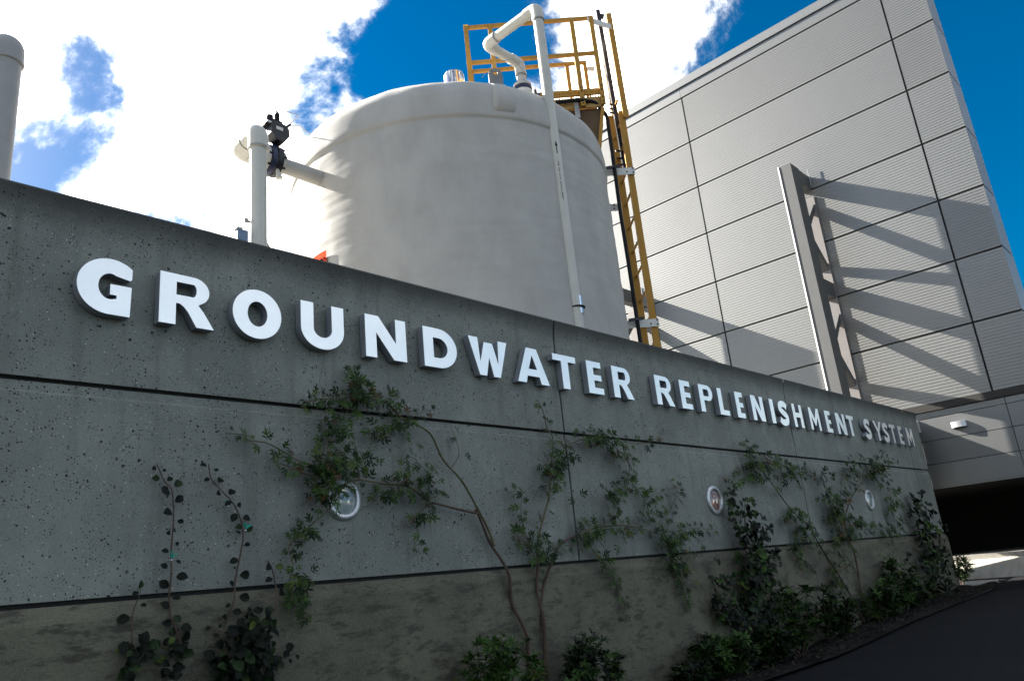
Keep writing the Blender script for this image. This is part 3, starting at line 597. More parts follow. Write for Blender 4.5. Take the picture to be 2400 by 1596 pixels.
for n_ in (1.466, 1.726):
    for z in (6.75, 6.82, 6.93, 6.985): MB().cyl(PU(n_, 8.575, z), PU(n_, 8.560, z), .0095, 8).build('bolt', M['dark'], pf)
MB().cyl(PU(1.24, 8.615, 6.80), PU(1.24, 8.60, 6.80), .014, 10).build('bolt', M['dark'], pf)
MB().bar(PU(1.175, 8.61, 6.71), PU(1.175, 8.61, 6.86), .014, .014, (1,0,0)).build('stiffener', M['yel'], pf)
MB().bar(PU(1.38, 8.60, 6.84), PU(1.38, 8.60, 6.55), .05, .035, (1,0,0)).build('cable_strut', M['steel'], pf)
MB().bar(PU(1.745, 9.47, 7.90), PU(1.85, 9.47, 7.885), .01, .075).build('latch_plate', M['plate'], pf)
MB().bar(PU(1.68, 8.568, 8.00), PU(2.03, 8.79, 8.03), .012, .085).build('strap', M['plate'], pf)
lad = thing('access_ladder', 'yellow rung ladder standing along the right side of the tank', 'ladder', tuple(PU(1.93, 9.04, 0)))
MB().bar(PU(1.955, 8.84, 0), PU(1.985, 8.84, 6.75), .045, .078, tuple(NV)).build('side_rail', M['yel'], lad)
MB().bar(PU(1.90, 9.24, 0), PU(1.935, 9.24, 6.95), .045, .085, tuple(NV)).build('side_rail', M['yel'], lad)
MB().bar(PU(2.03, 8.80, 6.63), PU(2.015, 8.80, 8.25), .045, .072, tuple(NV)).build('rail_extension', M['yel'], lad)
MB().bar(PU(1.99, 9.27, 6.63), PU(1.98, 9.27, 8.15), .045, .075, tuple(NV)).build('rail_extension', M['yel'], lad)
z = 0.25
while z < 7.0:
    MB().tube([PU(1.93 + .004*z, 8.83, z), PU(1.91 + .004*z, 9.25, z)], .016, 10).build('rung', M['yel'], lad); z += .3335
for z, nn in ((5.865, 0), (3.835, 0)):
    MB().bar(PU(1.62, 8.80, z), PU(2.03, 8.80, z - .01), .012, .095).build('bracket', M['plate'], lad)
    for n_, dz in ((1.93, -.02), (2.01, .025), (2.01, -.03)): MB().cyl(PU(n_, 8.795, z+dz), PU(n_, 8.784, z+dz), .010, 8).build('bolt', M['dark'], lad)
MB().bar(PU(1.66, 9.20, 5.57), PU(1.86, 9.20, 5.565), .012, .10).build('bracket', M['plate'], lad)
for dz in (-.022, .025): MB().cyl(PU(1.78, 9.195, 5.57+dz), PU(1.78, 9.183, 5.57+dz), .011, 8).build('bolt', M['dark'], lad)
tr = thing('fall_arrest_track', 'dark steel climbing track running up the middle of the ladder', 'safety track', tuple(PU(1.92, 9.04, 5.9)))
MB().bar(PU(1.955, 8.98, 5.93), PU(1.915, 8.98, 8.47), .05, .055, tuple(NV)).build('track', M['dark'], tr)
MB().bar(PU(1.90, 8.98, 8.38), PU(1.99, 8.98, 8.36), .05, .05).build('end_stop', M['dark'], tr)
for z in (6.95, 6.88, 6.82, 6.25, 6.14, 6.05): MB().tube([PU(1.93, 8.97, z), PU(1.86, 8.95, z)], .013, 8).build('bolt', M['dark'], tr)
cb_ = thing('black_cable', 'thick black cable curving off the platform and down beside the ladder', 'cable', tuple(PU(1.7, 8.75, 3.6)))
pts = fillet([PU(1.12, 8.56, 6.78), PU(1.40, 8.57, 6.795), PU(1.62, 8.62, 6.79), PU(1.765, 8.70, 6.62), PU(1.768, 8.75, 5.8), PU(1.76, 8.75, 5.3), PU(1.765, 8.75, 4.6), PU(1.76, 8.75, 0)], .16, 8)
MB().tube(pts, .024, 14).build('jacket', M['black'], cb_)
for z in (5.885, 3.86): MB().bar(PU(1.66, 8.725, z), PU(1.84, 8.725, z + .012), .03, .032).build('cable_clamp', M['dark'], cb_)
fg = thing('dome_fitting', 'small black valve fitting on the tank dome beside the white riser', 'fitting', (6.2, 4.88, 6.4))
MB().obox((6.235,4.90,6.40), ((.695,.719,0), (.719,-.695,0), (0,0,1)), (.05, .045, .05)).build('fitting_body', M['navy'], fg); MB().cyl((6.20,4.88,6.36), (6.20,4.88,6.49), .022, 12).build('stem', M['dark'], fg); MB().cyl((6.20,4.88,6.48), (6.20,4.88,6.52), .010, 8).build('pin', M['dark'], fg); MB().cyl((6.27,4.84,6.38), (6.30,4.80,6.36), .03, 12).build('cap', M['plate'], fg)
MB().obox((6.40,4.85,6.30), ((.695,.719,0), (.719,-.695,0), (0,0,1)), (.05, .03, .12)).build('switch_box', M['black'], fg)
wr = thing('guy_wire', 'thin grey wire slung across the tank top past the pipe bend', 'wire', (6.0, 5.1, 6.6))
MB().tube([(5.55,5.1,6.50), (5.86,5.12,6.86), (6.22,5.18,7.12), (6.42,5.14,6.95)], .0035, 6).build('strand', M['lug'], wr)
# ------------------------------------------------------------------ metal clad building
XB = 16.154; YC = 2.306
bd = thing('metal_clad_building', 'tall silver building clad in horizontally ribbed metal panels', 'building', (XB, 9, 0))
zs = [3.525, 4.835, 6.087, 7.350, 8.612, 9.862, 11.112, 12.39]
ys = [YC, 3.11, 8.033, 9.782, 14.7, 19.6]
GP = .017
MB().box((XB + .035, YC + .04, 3.53), (17.0, 19.58, 12.84)).box((17.0, 4.6, 3.53), (24, 19.58, 12.4)).build('core', M['joint'], bd)
def ribs(y0, y1, z0, z1, n):
    m = MB(); p = (z1 - z0)/n; loop = []
    for k in range(n):
        z = z0 + p*k; loop += [(0.0, z), (0.0, z + p*.62), (0.0042, z + p*.70), (0.0042, z + p*.92)]
    loop.append((0.0, z1)); V = []
    for dx, z in loop: V += [(XB + dx, y0, z), (XB + dx, y1, z)]
    k = len(loop); F = [(2*i, 2*i+1, 2*i+3, 2*i+2) for i in range(k-1)]
    b0 = len(V); V += [(XB + .03, y0, z0), (XB + .03, y1, z0), (XB + .03, y0, z1), (XB + .03, y1, z1)]
    F += [(0, b0, b0+1, 1), (2*k-2, 2*k-1, b0+3, b0+2)]
    F += [tuple([2*i for i in range(k)][::-1] + [b0]) if False else (0, 2*k-2, b0+2, b0), (1, b0+1, b0+3, 2*k-1)]
    m.poly(V, [f[::-1] for f in F]); return m
for y0, y1 in zip(ys, ys[1:]):
    for z0, z1 in zip(zs, zs[1:]):
        ribs(y0 + (GP if y0 > YC else 0.004), y1 - GP, z0 + (GP if z0 > 3.6 else 0), z1 - GP, 21).build('ribbed_panel', M['clad'], bd)
for y0, y1 in ((YC, 8.05), (8.05, 14.0), (14.0, 19.6)):
    MB().box((XB - .004, y0 + .004, 12.405), (XB + .03, y1 - .003, 12.66)).build('fascia_panel', M['cladf'], bd)
MB().box((XB - .03, YC - .02, 12.685), (17.05, 19.6, 12.90)).build('coping', M['cladf'], bd)
zz = zs + [12.66]
for z0, z1 in zip(zz, zz[1:]): MB().box((XB + .003, YC, z0 + GP), (17.0, YC + .03, z1 - GP)).build('side_panel', M['cladf'], bd)
MB().box((XB - .01, YC - .01, 3.385), (XB + .5, 19.6, 3.518)).build('base_trim', M['bronze'], bd)
XL = 16.19
lz = [1.985, 2.405, 2.838, 3.257, 3.380]; ly = [1.5, 2.965, 4.62, 7.0]
for y0, y1 in zip(ly, ly[1:]):
    for z0, z1 in zip(lz, lz[1:]): MB().box((XL, y0 + .006, z0 + .006), (XL + .03, y1 - .006, z1 - .006)).build('flat_panel', M['cladf'], bd)
MB().box((XL + .032, 1.5, 1.98), (XL + .3, 7.0, 3.38)).build('core', M['joint'], bd)
MB().box((XL - .02, 1.5, 1.955), (XL + .04, 7.0, 1.985)).build('sill_trim', M['cladf'], bd)
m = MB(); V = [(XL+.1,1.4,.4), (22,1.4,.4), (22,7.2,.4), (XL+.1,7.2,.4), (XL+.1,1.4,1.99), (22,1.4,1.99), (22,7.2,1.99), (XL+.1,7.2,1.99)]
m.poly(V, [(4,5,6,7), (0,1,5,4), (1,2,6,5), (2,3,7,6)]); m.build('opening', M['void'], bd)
# wall pack light on the lower wall
wlt = thing('wall_pack_light', 'small curved silver wall light on the flat panels under the overhang', 'wall light', (XL, 3.79, 3.05))
lp_ = []
for k in range(9): a = PI*k/8; lp_.append((XL - .085*math.sin(a)**.7 - .004, 3.79 - .135*math.cos(a)))
MB().extr(lp_, 'z', 2.995, 3.10).build('housing', M['steel'], wlt); MB().extr([(x*.9 + XL*.1 - .004, (y - 3.79)*.86 + 3.79) for x, y in lp_], 'z', 2.985, 2.994).build('lens', M['bronze'], wlt)
# side gate between wall and building
gt = thing('side_gate_screen', 'dark screen hung from a grey beam between the wall end and building', 'gate', (15.7, 4.5, 0))
MB().box((15.10, 4.48, 3.05), (16.185, 4.60, 3.235)).build('beam', M['cladf'], gt); MB().box((16.15, 4.465, 3.03), (16.188, 4.62, 3.255)).build('end_plate', M['plate'], gt)
for k in range(4): MB().box((15.12 + .266*k, 4.52, 1.80), (15.38 + .266*k, 4.55, 3.049)).build('screen_panel', M['bronze'], gt)
# projecting truss fins
def fin(y, ztop, label):
    dz = ztop - 8.932
    t = thing('truss_fin', label, 'truss fin', (XB, y, 0), 'steel truss fins on the building face')
    xf = 15.173; Y0, Y1 = y, y + .26
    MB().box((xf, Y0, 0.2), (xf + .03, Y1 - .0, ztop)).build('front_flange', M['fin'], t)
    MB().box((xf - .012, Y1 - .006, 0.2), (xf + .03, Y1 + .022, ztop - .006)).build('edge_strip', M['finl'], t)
    MB().box((xf + .031, Y0 + .004, 0.2), (xf + .43, Y1 - .03, ztop - .002)).build('column', M['fin'], t)
    MB().box((XB - .045, Y0 - .0, 0.2), (XB - .004, Y1 - .02, ztop - .5)).build('backing_plate', M['finp'], t)
    for zt in (ztop, ztop - 2.53, ztop - 5.06):
        MB().box((xf + .431, Y0 + .02, zt - .34), (XB - .003, Y1 - .04, zt - .004)).build('cross_beam', M['fin'], t)
        for a, b_ in ((zt - .76, zt - 1.30), (zt - 2.16, zt - 1.66)):
            V = [(XB - .046, a + .075), (XB - .046, a - .075), (xf + .41, b_ - .10), (xf + .41, b_ + .10)]
            MB().extr(V, 'y', Y0 + .03, Y1 - .05).build('strut', M['fin'], t)
    MB().tube([(XB - .06, Y0 - .01, ztop + .16), (XB - .06, Y0 - .01, ztop - .3)], .008, 8).build('rod', M['glass'], t)
fin(5.384, 8.932, 'grey steel truss fin with sunlit strip, standing on the building face above the word SYSTEM')
fin(10.31, 7.87, 'second lower grey truss fin mostly hidden behind the white tank')
SHRUBS= [(3.805,0.28,0.472,0.257,0.745),(4.784,0.28,0.306,0.348,0.609),(6.364,0.22,0.213,0.155,0.436),(6.796,0.22,0.07,0.337,0.415),(8.356,0.22,0.146,0.45,0.758),(9.121,0.22,0.362,0.278,0.691),(9.519,0.22,0.136,0.295,0.542),(10.975,0.22,0.17,0.607,0.582),(11.714,0.22,0.09,0.403,0.879),(12.38,0.22,0.176,0.437,0.584),(7.67,0.22,-0.036,0.324,0.367),(15.325,-0.0,0.081,0.545,0.737),(16.37,-0.0,0.087,0.275,0.721),(4.173,0.28,0.406,0.131,0.595),(6.113,0.22,0.08,0.213,0.239)]
PLANTS={
'round_a' :( 0.05 ,[(0.006,0.003,30,[(1.918,0.743),(1.89,0.869),(1.832,1.007),(1.812,1.111),(1.806,1.27),(1.815,1.391),(1.814,1.549),(1.797,1.684),(1.761,1.743),(1.711,1.823)])] ,[(1.815,0.878,0.057,0.099,22)] ),
'round_b' :( 0.05 ,[(0.006,0.003,26,[(2.093,0.844),(2.113,1.003),(2.144,1.09),(2.171,1.223),(2.203,1.421),(2.212,1.5),(2.163,1.599),(2.095,1.67),(2.028,1.758),(1.999,1.838)])] ,[] ),
'round_c' :( 0.06 ,[(0.005,0.002,9,[(1.635,0.784),(1.625,0.924),(1.615,0.984),(1.629,1.088),(1.652,1.185),(1.647,1.201)])] ,[(1.63,0.887,0.069,0.066,34)] ),
'round_mass' :( 0.1 ,[(0.007,0.003,10,[(2.172,0.706),(2.264,0.944),(2.361,1.061),(2.372,1.233),(2.322,1.297)]),(0.005,0.002,9,[(2.301,0.687),(2.34,0.779),(2.428,0.784),(2.478,0.803)]),(0.005,0.003,8,[(2.099,0.763),(2.071,0.901),(2.026,1.001)]),(0.005,0.002,5,[(2.208,0.828),(2.207,0.991),(2.179,1.027)])] ,[(2.207,0.885,0.102,0.089,90),(2.153,0.772,0.162,0.087,130),(2.283,1.009,0.058,0.05,16)] ),
'rose_one' :( 0.07 ,[(0.016,0.009,0,[(4.415,0.342),(4.412,0.583),(4.371,0.716),(4.3,0.918),(4.268,1.119),(4.157,1.325),(4.044,1.502),(3.978,1.583)]),(0.009,0.006,0,[(4.148,1.325),(4.142,1.433),(4.049,1.543),(3.867,1.772),(3.737,1.93),(3.594,2.113),(3.381,2.218),(3.234,2.31)]),(0.006,0.003,10,[(3.234,2.31),(3.132,2.31),(3.045,2.338),(2.935,2.309),(2.829,2.28),(2.688,2.275),(2.589,2.196)]),(0.004,0.002,10,[(3.098,2.306),(3.036,2.394),(2.986,2.482),(2.966,2.536)]),(0.011,0.008,0,[(3.976,1.573),(3.967,1.554),(3.601,1.633)]),(0.008,0.004,16,[(3.601,1.633),(3.461,1.696),(3.347,1.736),(3.178,1.755),(3.006,1.769),(2.902,1.745),(2.797,1.622),(2.65,1.517)]),(0.005,0.003,14,[(2.65,1.517),(2.574,1.439),(2.483,1.38),(2.493,1.273),(2.485,1.14),(2.52,1.049),(2.614,0.996)]),(0.005,0.003,12,[(2.772,1.772),(2.677,1.844),(2.545,1.889),(2.454,1.926),(2.321,1.968),(2.235,1.987),(2.193,2.008),(2.11,2.018)]),(0.004,0.002,8,[(2.713,1.762),(2.656,1.785),(2.544,1.815),(2.472,1.853),(2.4,1.859)]),(0.004,0.002,9,[(2.996,1.777),(2.948,1.871),(2.859,1.955),(2.892,2.018)]),(0.003,0.002,9,[(2.716,1.863),(2.734,1.965),(2.741,2.052),(2.714,2.146)]),(0.004,0.002,12,[(2.943,2.246),(2.876,2.15),(2.813,2.092),(2.77,2.002)]),(0.004,0.002,7,[(3.53,1.66),(3.63,1.679),(3.588,1.763),(3.529,1.799),(3.618,1.83)]),(0.003,0.001,6,[(3.568,1.819),(3.513,1.893),(3.42,1.936),(3.36,1.924),(3.414,2.02),(3.488,2.044)]),(0.004,0.002,7,[(3.577,1.633),(3.45,1.56),(3.422,1.497),(3.451,1.417),(3.434,1.346),(3.465,1.293)]),(0.004,0.002,10,[(3.368,2.208),(3.249,2.17),(3.145,2.134),(3.086,2.075),(3.138,2.023)]),(0.003,0.002,7,[(3.381,2.228),(3.478,2.226),(3.555,2.262),(3.619,2.278)]),(0.003,0.002,0,[(3.802,1.884),(3.865,1.976),(3.855,2.146),(3.805,2.182)]),(0.003,0.002,5,[(3.247,2.331),(3.293,2.316),(3.329,2.339),(3.391,2.365)])] ,[(2.979,2.322,0.173,0.069,46),(2.971,2.405,0.076,0.047,14),(2.648,2.253,0.078,0.052,12),(2.744,1.813,0.118,0.118,56),(2.692,1.679,0.115,0.074,34),(2.792,2.09,0.071,0.062,14),(3.002,1.891,0.149,0.08,22),(3.328,1.794,0.115,0.064,18),(3.527,1.771,0.109,0.066,14),(3.174,1.675,0.143,0.044,18),(3.306,2.155,0.105,0.038,16),(3.141,2.069,0.067,0.055,8),(3.448,1.533,0.059,0.054,10),(3.797,2.091,0.04,0.03,2),(3.859,1.983,0.027,0.01,2),(2.512,1.173,0.052,0.116,18),(2.521,1.058,0.052,0.053,10),(2.574,1.455,0.054,0.071,12)] ),
'rose_two' :( 0.07 ,[(0.014,0.009,0,[(4.615,0.299),(4.58,0.536),(4.585,0.76),(4.58,0.99),(4.597,1.169)]),(0.009,0.003,10,[(4.597,1.169),(4.656,1.336),(4.731,1.522),(4.809,1.716),(4.886,1.901),(4.939,2.138),(4.921,2.249),(4.87,2.373),(4.778,2.462)]),(0.014,0.008,0,[(4.535,0.324),(4.58,0.536),(4.628,0.891),(4.705,1.093),(4.766,1.189),(4.925,1.313),(5.128,1.374)]),(0.009,0.005,14,[(5.128,1.374),(5.392,1.429),(5.689,1.44),(6.028,1.417),(6.406,1.332)]),(0.006,0.004,0,[(4.892,1.932),(5.06,2.065),(5.279,2.158),(5.7,2.239)]),(0.004,0.002,18,[(5.699,2.235),(5.82,2.138),(5.961,1.988),(5.961,1.867),(6.03,1.782),(6.186,1.68),(6.12,1.543),(5.946,1.444)]),(0.003,0.002,8,[(5.936,1.883),(5.903,1.746),(5.697,1.595),(5.562,1.482)]),(0.003,0.002,12,[(6.202,1.389),(6.385,1.489),(6.557,1.522),(6.665,1.666),(6.789,1.74),(6.65,1.848)]),(0.003,0.002,7,[(6.116,1.646),(6.284,1.699),(6.486,1.736)]),(0.004,0.002,10,[(6.406,1.332),(6.715,1.378),(7.033,1.389),(7.358,1.364)]),(0.004,0.002,12,[(6.485,1.158),(6.565,0.983),(6.547,0.815),(6.641,0.691)]),(0.004,0.002,16,[(5.256,1.394),(5.31,1.285),(5.416,1.173),(5.496,1.062),(5.574,0.934),(5.625,0.808),(5.62,0.673)]),(0.004,0.002,12,[(4.606,1.155),(4.555,1.241),(4.521,1.439),(4.48,1.596),(4.465,1.712),(4.348,1.703)]),(0.003,0.002,7,[(5.836,2.209),(6.099,2.189),(6.321,2.202),(6.495,2.249),(6.797,2.364)]),(0.004,0.002,8,[(4.641,1.237),(4.78,1.274),(4.969,1.296),(5.185,1.289)]),(0.003,0.002,5,[(4.525,1.326),(4.407,1.385),(4.34,1.346)])] ,[(4.886,1.901,0.167,0.124,26),(4.819,1.776,0.139,0.061,8),(5.47,2.195,0.272,0.086,44),(5.83,2.052,0.204,0.14,20),(5.608,1.693,0.123,0.123,22),(5.567,1.506,0.108,0.048,6),(6.414,1.246,0.221,0.135,44),(6.425,1.059,0.189,0.116,24),(6.633,1.326,0.199,0.087,14),(6.159,1.577,0.152,0.086,10),(5.301,1.362,0.127,0.092,12),(5.646,1.369,0.109,0.064,6),(4.623,1.266,0.108,0.14,12),(5.111,1.673,0.049,0.031,2),(4.991,2.094,0.122,0.064,6),(5.087,2.011,0.05,0.033,6),(6.82,1.161,0.136,0.07,4)] ),
'rose_three' :( 0.08 ,[(0.015,0.009,0,[(10.725,0.102),(10.781,0.636),(10.734,1.016),(10.707,1.174)]),(0.012,0.005,4,[(10.707,1.174),(10.806,1.399),(11.105,1.702),(11.562,1.928),(12.003,2.091)]),(0.013,0.008,0,[(10.681,0.127),(10.249,0.629),(9.929,1.048),(9.604,1.332)]),(0.009,0.004,6,[(9.604,1.332),(9.183,1.586),(8.653,1.949),(8.456,2.104)]),(0.009,0.005,0,[(10.775,0.527),(10.637,0.799),(10.519,1.002)]),(0.004,0.002,8,[(8.484,2.065),(8.394,2.162),(8.349,2.261),(8.274,2.338)]),(0.004,0.002,12,[(8.554,2.027),(8.28,1.978),(8.012,1.912),(7.774,1.849),(7.734,1.737)]),(0.004,0.002,14,[(8.605,2.151),(8.962,2.145),(9.231,2.114),(9.49,2.036),(9.784,2.012)]),(0.004,0.002,10,[(10.561,1.178),(10.415,1.539),(10.256,1.878),(9.994,2.007),(9.728,2.111)]),(0.004,0.002,10,[(10.654,1.447),(10.716,1.77),(11.126,2.064),(11.439,2.274)]),(0.004,0.002,14,[(12.003,2.091),(12.412,1.945),(12.839,1.793),(12.505,1.53),(12.7,1.373),(12.821,1.215)]),(0.004,0.002,12,[(10.788,1.262),(11.373,1.296),(12.046,1.282),(12.97,1.422)]),(0.003,0.002,10,[(9.007,1.204),(9.073,1.043),(9.213,0.937),(9.52,0.86)]),(0.003,0.002,7,[(9.554,1.333),(9.279,1.277),(9.146,1.199)]),(0.003,0.002,6,[(9.958,0.899),(9.944,0.774),(9.983,0.647)])] ,[(12.181,2.148,0.512,0.187,50),(12.723,2.302,0.392,0.084,10),(11.35,2.12,0.263,0.127,14),(8.546,2.006,0.263,0.123,16),(9.27,1.987,0.295,0.129,18),(10.361,1.972,0.287,0.07,8),(10.415,1.539,0.285,0.27,52),(10.414,1.226,0.396,0.131,34),(11.099,1.372,0.312,0.116,20),(11.105,1.918,0.253,0.098,10),(12.576,1.633,0.303,0.235,18),(12.226,1.229,0.43,0.123,22),(9.127,1.463,0.284,0.102,20),(9.543,1.208,0.25,0.123,16),(9.357,1.337,0.195,0.082,8),(10.141,1.763,0.166,0.135,8),(11.851,1.36,0.137,0.049,3),(9.953,0.691,0.261,0.1,14),(10.225,0.885,0.218,0.124,8)] ),
'ivy_mid' :( 0.12 ,[(0.008,0.003,14,[(7.504,0.184),(7.683,0.837),(7.778,1.184),(7.959,1.453),(7.974,1.696)]),(0.005,0.002,14,[(7.719,1.329),(7.673,1.511),(7.67,1.656),(7.68,1.841)]),(0.004,0.002,6,[(8.158,1.244),(8.311,1.315),(8.546,1.368)])] ,[(7.844,1.254,0.191,0.125,50),(7.824,1.004,0.264,0.174,80),(7.705,0.697,0.237,0.217,80),(7.76,0.454,0.293,0.179,70),(7.984,0.817,0.27,0.155,40),(7.927,1.471,0.117,0.129,18),(7.945,1.62,0.078,0.075,8),(8.252,1.074,0.122,0.109,14),(8.295,1.278,0.123,0.056,6),(7.382,0.524,0.24,0.111,40)] ),
'ivy_small' :( 0.1 ,[(0.004,0.002,4,[(7.067,0.507),(7.149,0.791),(7.194,0.97),(7.222,1.104)])] ,[(7.094,0.632,0.147,0.109,40),(7.166,0.839,0.073,0.097,14)] ),
'ivy_end' :( 0.12 ,[(0.008,0.003,18,[(13.678,0.235),(13.735,0.838),(13.665,1.3),(13.615,1.796)])] ,[(13.62,1.464,0.342,0.218,40),(13.668,1.082,0.469,0.238,60),(13.715,0.705,0.511,0.23,60),(13.719,0.388,0.591,0.173,50),(13.617,1.685,0.189,0.111,10),(14.217,1.262,0.228,0.111,8),(13.178,0.784,0.481,0.15,20)] ),
}
# ------------------------------------------------------------------ plants
def leaf_mesh(kind, seed):
    r = random.Random(seed); V = []; F = []
    def blade(ox, oy, ang, L, Wd, n, lift):   # one folded leaf blade in the xy plane, tip along ang
        b0 = len(V); c, s = math.cos(ang), math.sin(ang)
        for i in range(n + 1):
            t = i/n; w = Wd*math.sin(PI*min(1, t*.94 + .06))**.8*(1.0 if t < .98 else .1); z = lift*math.sin(t*1.9) - .25*L*t*t*r.uniform(.2, .8)
            for k in (-1, 0, 1):
                x = L*t; y = k*w; V.append((ox + x*c - y*s, oy + x*s + y*c, z + abs(k)*w*.35))
        for i in range(n):
            for k in (0, 1):
                a = b0 + i*3 + k; F.append((a, a+3, a+4, a+1))
    if kind == 'rose':
        blade(.034, 0, r.uniform(-.15, .15), .044, .0068, 3, .008)
        for s in (-1, 1):
            blade(.032, 0, s*r.uniform(.7, 1.0), .036, .0058, 3, .006); blade(.016, 0, s*r.uniform(.95, 1.3), .032, .0055, 3, .004)
        b0 = len(V); V += [(0, -.0007, 0), (.034, -.0007, 0), (.034, .0007, 0), (0, .0007, 0)]; F.append((b0, b0+1, b0+2, b0+3))
    elif kind == 'round':
        blade(.004, 0, 0, .052, .021, 5, .006)
    elif kind == 'ivy':
        blade(0, 0, 0, .050, .019, 4, .010); blade(0, 0, 2.2, .034, .015, 3, .01)
    elif kind == 'whorl':
        k = 7
        for i in range(k): blade(.003, 0, 2*PI*i/k + r.uniform(-.3, .3), r.uniform(.05, .085), r.uniform(.0075, .011), 3, r.uniform(.02, .05))
    me = bpy.data.meshes.new('leaf'); me.from_pydata(V, [], F); me.update(); me.polygons.foreach_set('use_smooth', [True]*len(F))
    return me
LM = {}
def lm(kind, mi, seed):
    k = (kind, mi, seed)
    if k not in LM: LM[k] = leaf_mesh(kind, seed); LM[k].materials.append(LEAF[mi])
    return LM[k]
def basis(nrm, tip, roll=0.0):
    n = Vector(nrm).normalized(); x = Vector(tip); x = (x - n*x.dot(n))
    x = x.normalized() if x.length > 1e-4 else n.orthogonal().normalized()
    return Matrix((x, n.cross(x), n)).transposed()
class Plant:
    def __init__(s, name, label, cat, kind, pal, size, base, group=None):
        s.t = thing(name, label, cat, base, group); s.kind = kind; s.pal = pal; s.size = size; s.n = 0; s.rest = []; s.r = random.Random(label)
        s.base = Vector(base)
    def leaf(s, p, tip, nrm, k=1.0):
        mi = s.r.choices([a for a, _ in s.pal], [b for _, b in s.pal])[0]
        me = lm(s.kind, mi, s.r.randrange(3)); R = basis(nrm, tip); sc = s.size*k*s.r.uniform(.5, 1.0)**.5*s.r.uniform(.75, 1.45)
        if s.n < 300:
            o = bpy.data.objects.new('leaf', me); COL.objects.link(o); o.parent = s.t
            o.matrix_local = Matrix.Translation(Vector(p) - s.base) @ R.to_4x4() @ Matrix.Scale(sc, 4); s.n += 1
        else: s.rest.append((me, Matrix.Translation(Vector(p)) @ R.to_4x4() @ Matrix.Scale(sc, 4)))
    def stem(s, pts, r0, r1, m, name='stem', seg=8):
        P = [Vector(p) for p in pts]; Q = []
        for i in range(len(P)-1):
            a = P[max(0, i-1)]; b = P[i]; c = P[i+1]; d = P[min(len(P)-1, i+2)]
            for q in range(5):
                u = q/5; Q.append(0.5*((2*b) + (c-a)*u + (2*a-5*b+4*c-d)*u*u + (3*b-a-3*c+d)*u**3))
        Q.append(P[-1]); n = len(Q)
        Q = [q + Vector((noise.noise(q*9), 0.5*noise.noise(q*9 + Vector((5,5,5))), noise.noise(q*9 + Vector((9,1,3)))))*.006 for q in Q]
        MB().tube(Q, [(r0 + (r1-r0)*i/(n-1))*(1 + .10*noise.noise(Q[i]*25)) for i in range(n)], seg).build(name, m, s.t)
        return Q
    def finish(s):
        if s.rest:
            m = MB(); idx = []
            V = []; F = []; mats = []
            for me, mx in s.rest:
                o = len(V); V += [mx @ v.co - s.base for v in me.vertices]; F += [[o + i for i in p.vertices] for p in me.polygons]
                mi = LEAF.index(me.materials[0]); mats += [mi]*len(me.polygons)
            me = bpy.data.meshes.new('foliage'); me.from_pydata([tuple(v) for v in V], [], F); me.update()
            for q in LEAF: me.materials.append(q)
            me.polygons.foreach_set('material_index', mats); me.polygons.foreach_set('use_smooth', [True]*len(F))
            o = bpy.data.objects.new('foliage', me); COL.objects.link(o); o.parent = s.t; o['kind'] = 'stuff'
def wallplant(key, name, label, cat, kind, pal, size, bark, rootx=None, dens=1.0, ties=()):
    off, branches, clusters = PLANTS[key]
    x0 = branches[0][3][0][0] if rootx is None else rootx
    p = Plant(name, label, cat, kind, pal, size, (x0, D - off - .02, gz(x0)))
    r = p.r; last = None
    for bi, (r0, r1, n, pts) in enumerate(branches):
        P = [Vector((x, D - off*(.55 + .75*((i*7 + bi*3) % 5)/4), z)) for i, (x, z) in enumerate(pts)]
        if bi == 0 or (r0 > .0085 and pts[0][1] < 0.55): P = [Vector((P[0].x - (.0 if bi == 0 else .0), P[0].y, gz(P[0].x) - .05))] + P
        if key.startswith('rose') and r0 < .0035 and n == 0: pass
        Q = p.stem(P, r0, r1, bark if r0 > (.0095 if key.startswith('rose') else .004) else M['barkg'], 'stem' if r0 > .0075 else 'twig')
        n = int(n*dens)
        for i in range(n):
            t = (i + .6)/n*(len(Q)-1); j = min(len(Q)-2, int(t)); q = Q[j].lerp(Q[j+1], t-j); d = (Q[j+1]-Q[j]).normalized()
            sd = 1 if i % 2 else -1; side = Vector((-d.z, 0, d.x))*sd
            tip = side*1.0 + d*.6*r.uniform(-.2, 1) + Vector((0, -.35, -.15)); nr = Vector((r.uniform(-.6, .6), -1, r.uniform(-.1, .8)))
            for rep in range(1 if kind == 'round' else 2):
                p.leaf(q + side*r.uniform(.004, .02) + Vector((0, -r.uniform(0, .02), 0)), tip + Vector((r.uniform(-.6,.6), 0, r.uniform(-.6,.6))), nr, .72 + .45*(1 - i/n))
    for cx, cz, rx, rz, n in clusters:
        for i in range(int(n*dens)):
            a = r.uniform(0, 2*PI); q = abs(r.gauss(0, .62)) if key.startswith('rose') else r.random()**.6; x = cx + rx*q*math.cos(a)*1.05; z = cz + rz*q*math.sin(a)*1.05
            y = D - r.uniform(.045, .05 + off*1.9)
            x = min(x, 15.04); p.leaf((x, y, z), (r.uniform(-1, 1), r.uniform(-.7, .1), r.uniform(-1, .7)), (r.uniform(-.9, .9), -1, r.uniform(-.3, 1.0)))
    for k in range(max(1, len(clusters)//2)):   # bare twiglets tying the clusters together
        if not clusters: break
        cx, cz, rx, rz, n = clusters[k]
        a = r.uniform(0, PI); p.stem([(cx - rx*.9*math.cos(a), D - off, cz - rz*.9*math.sin(a)), (cx + .02, D - off*1.3, cz), (cx + rx*.9*math.cos(a), D - off, cz + rz*.9*math.sin(a))], .003, .0015, M['barkg'], 'twig', 6)
    p.finish(); return p
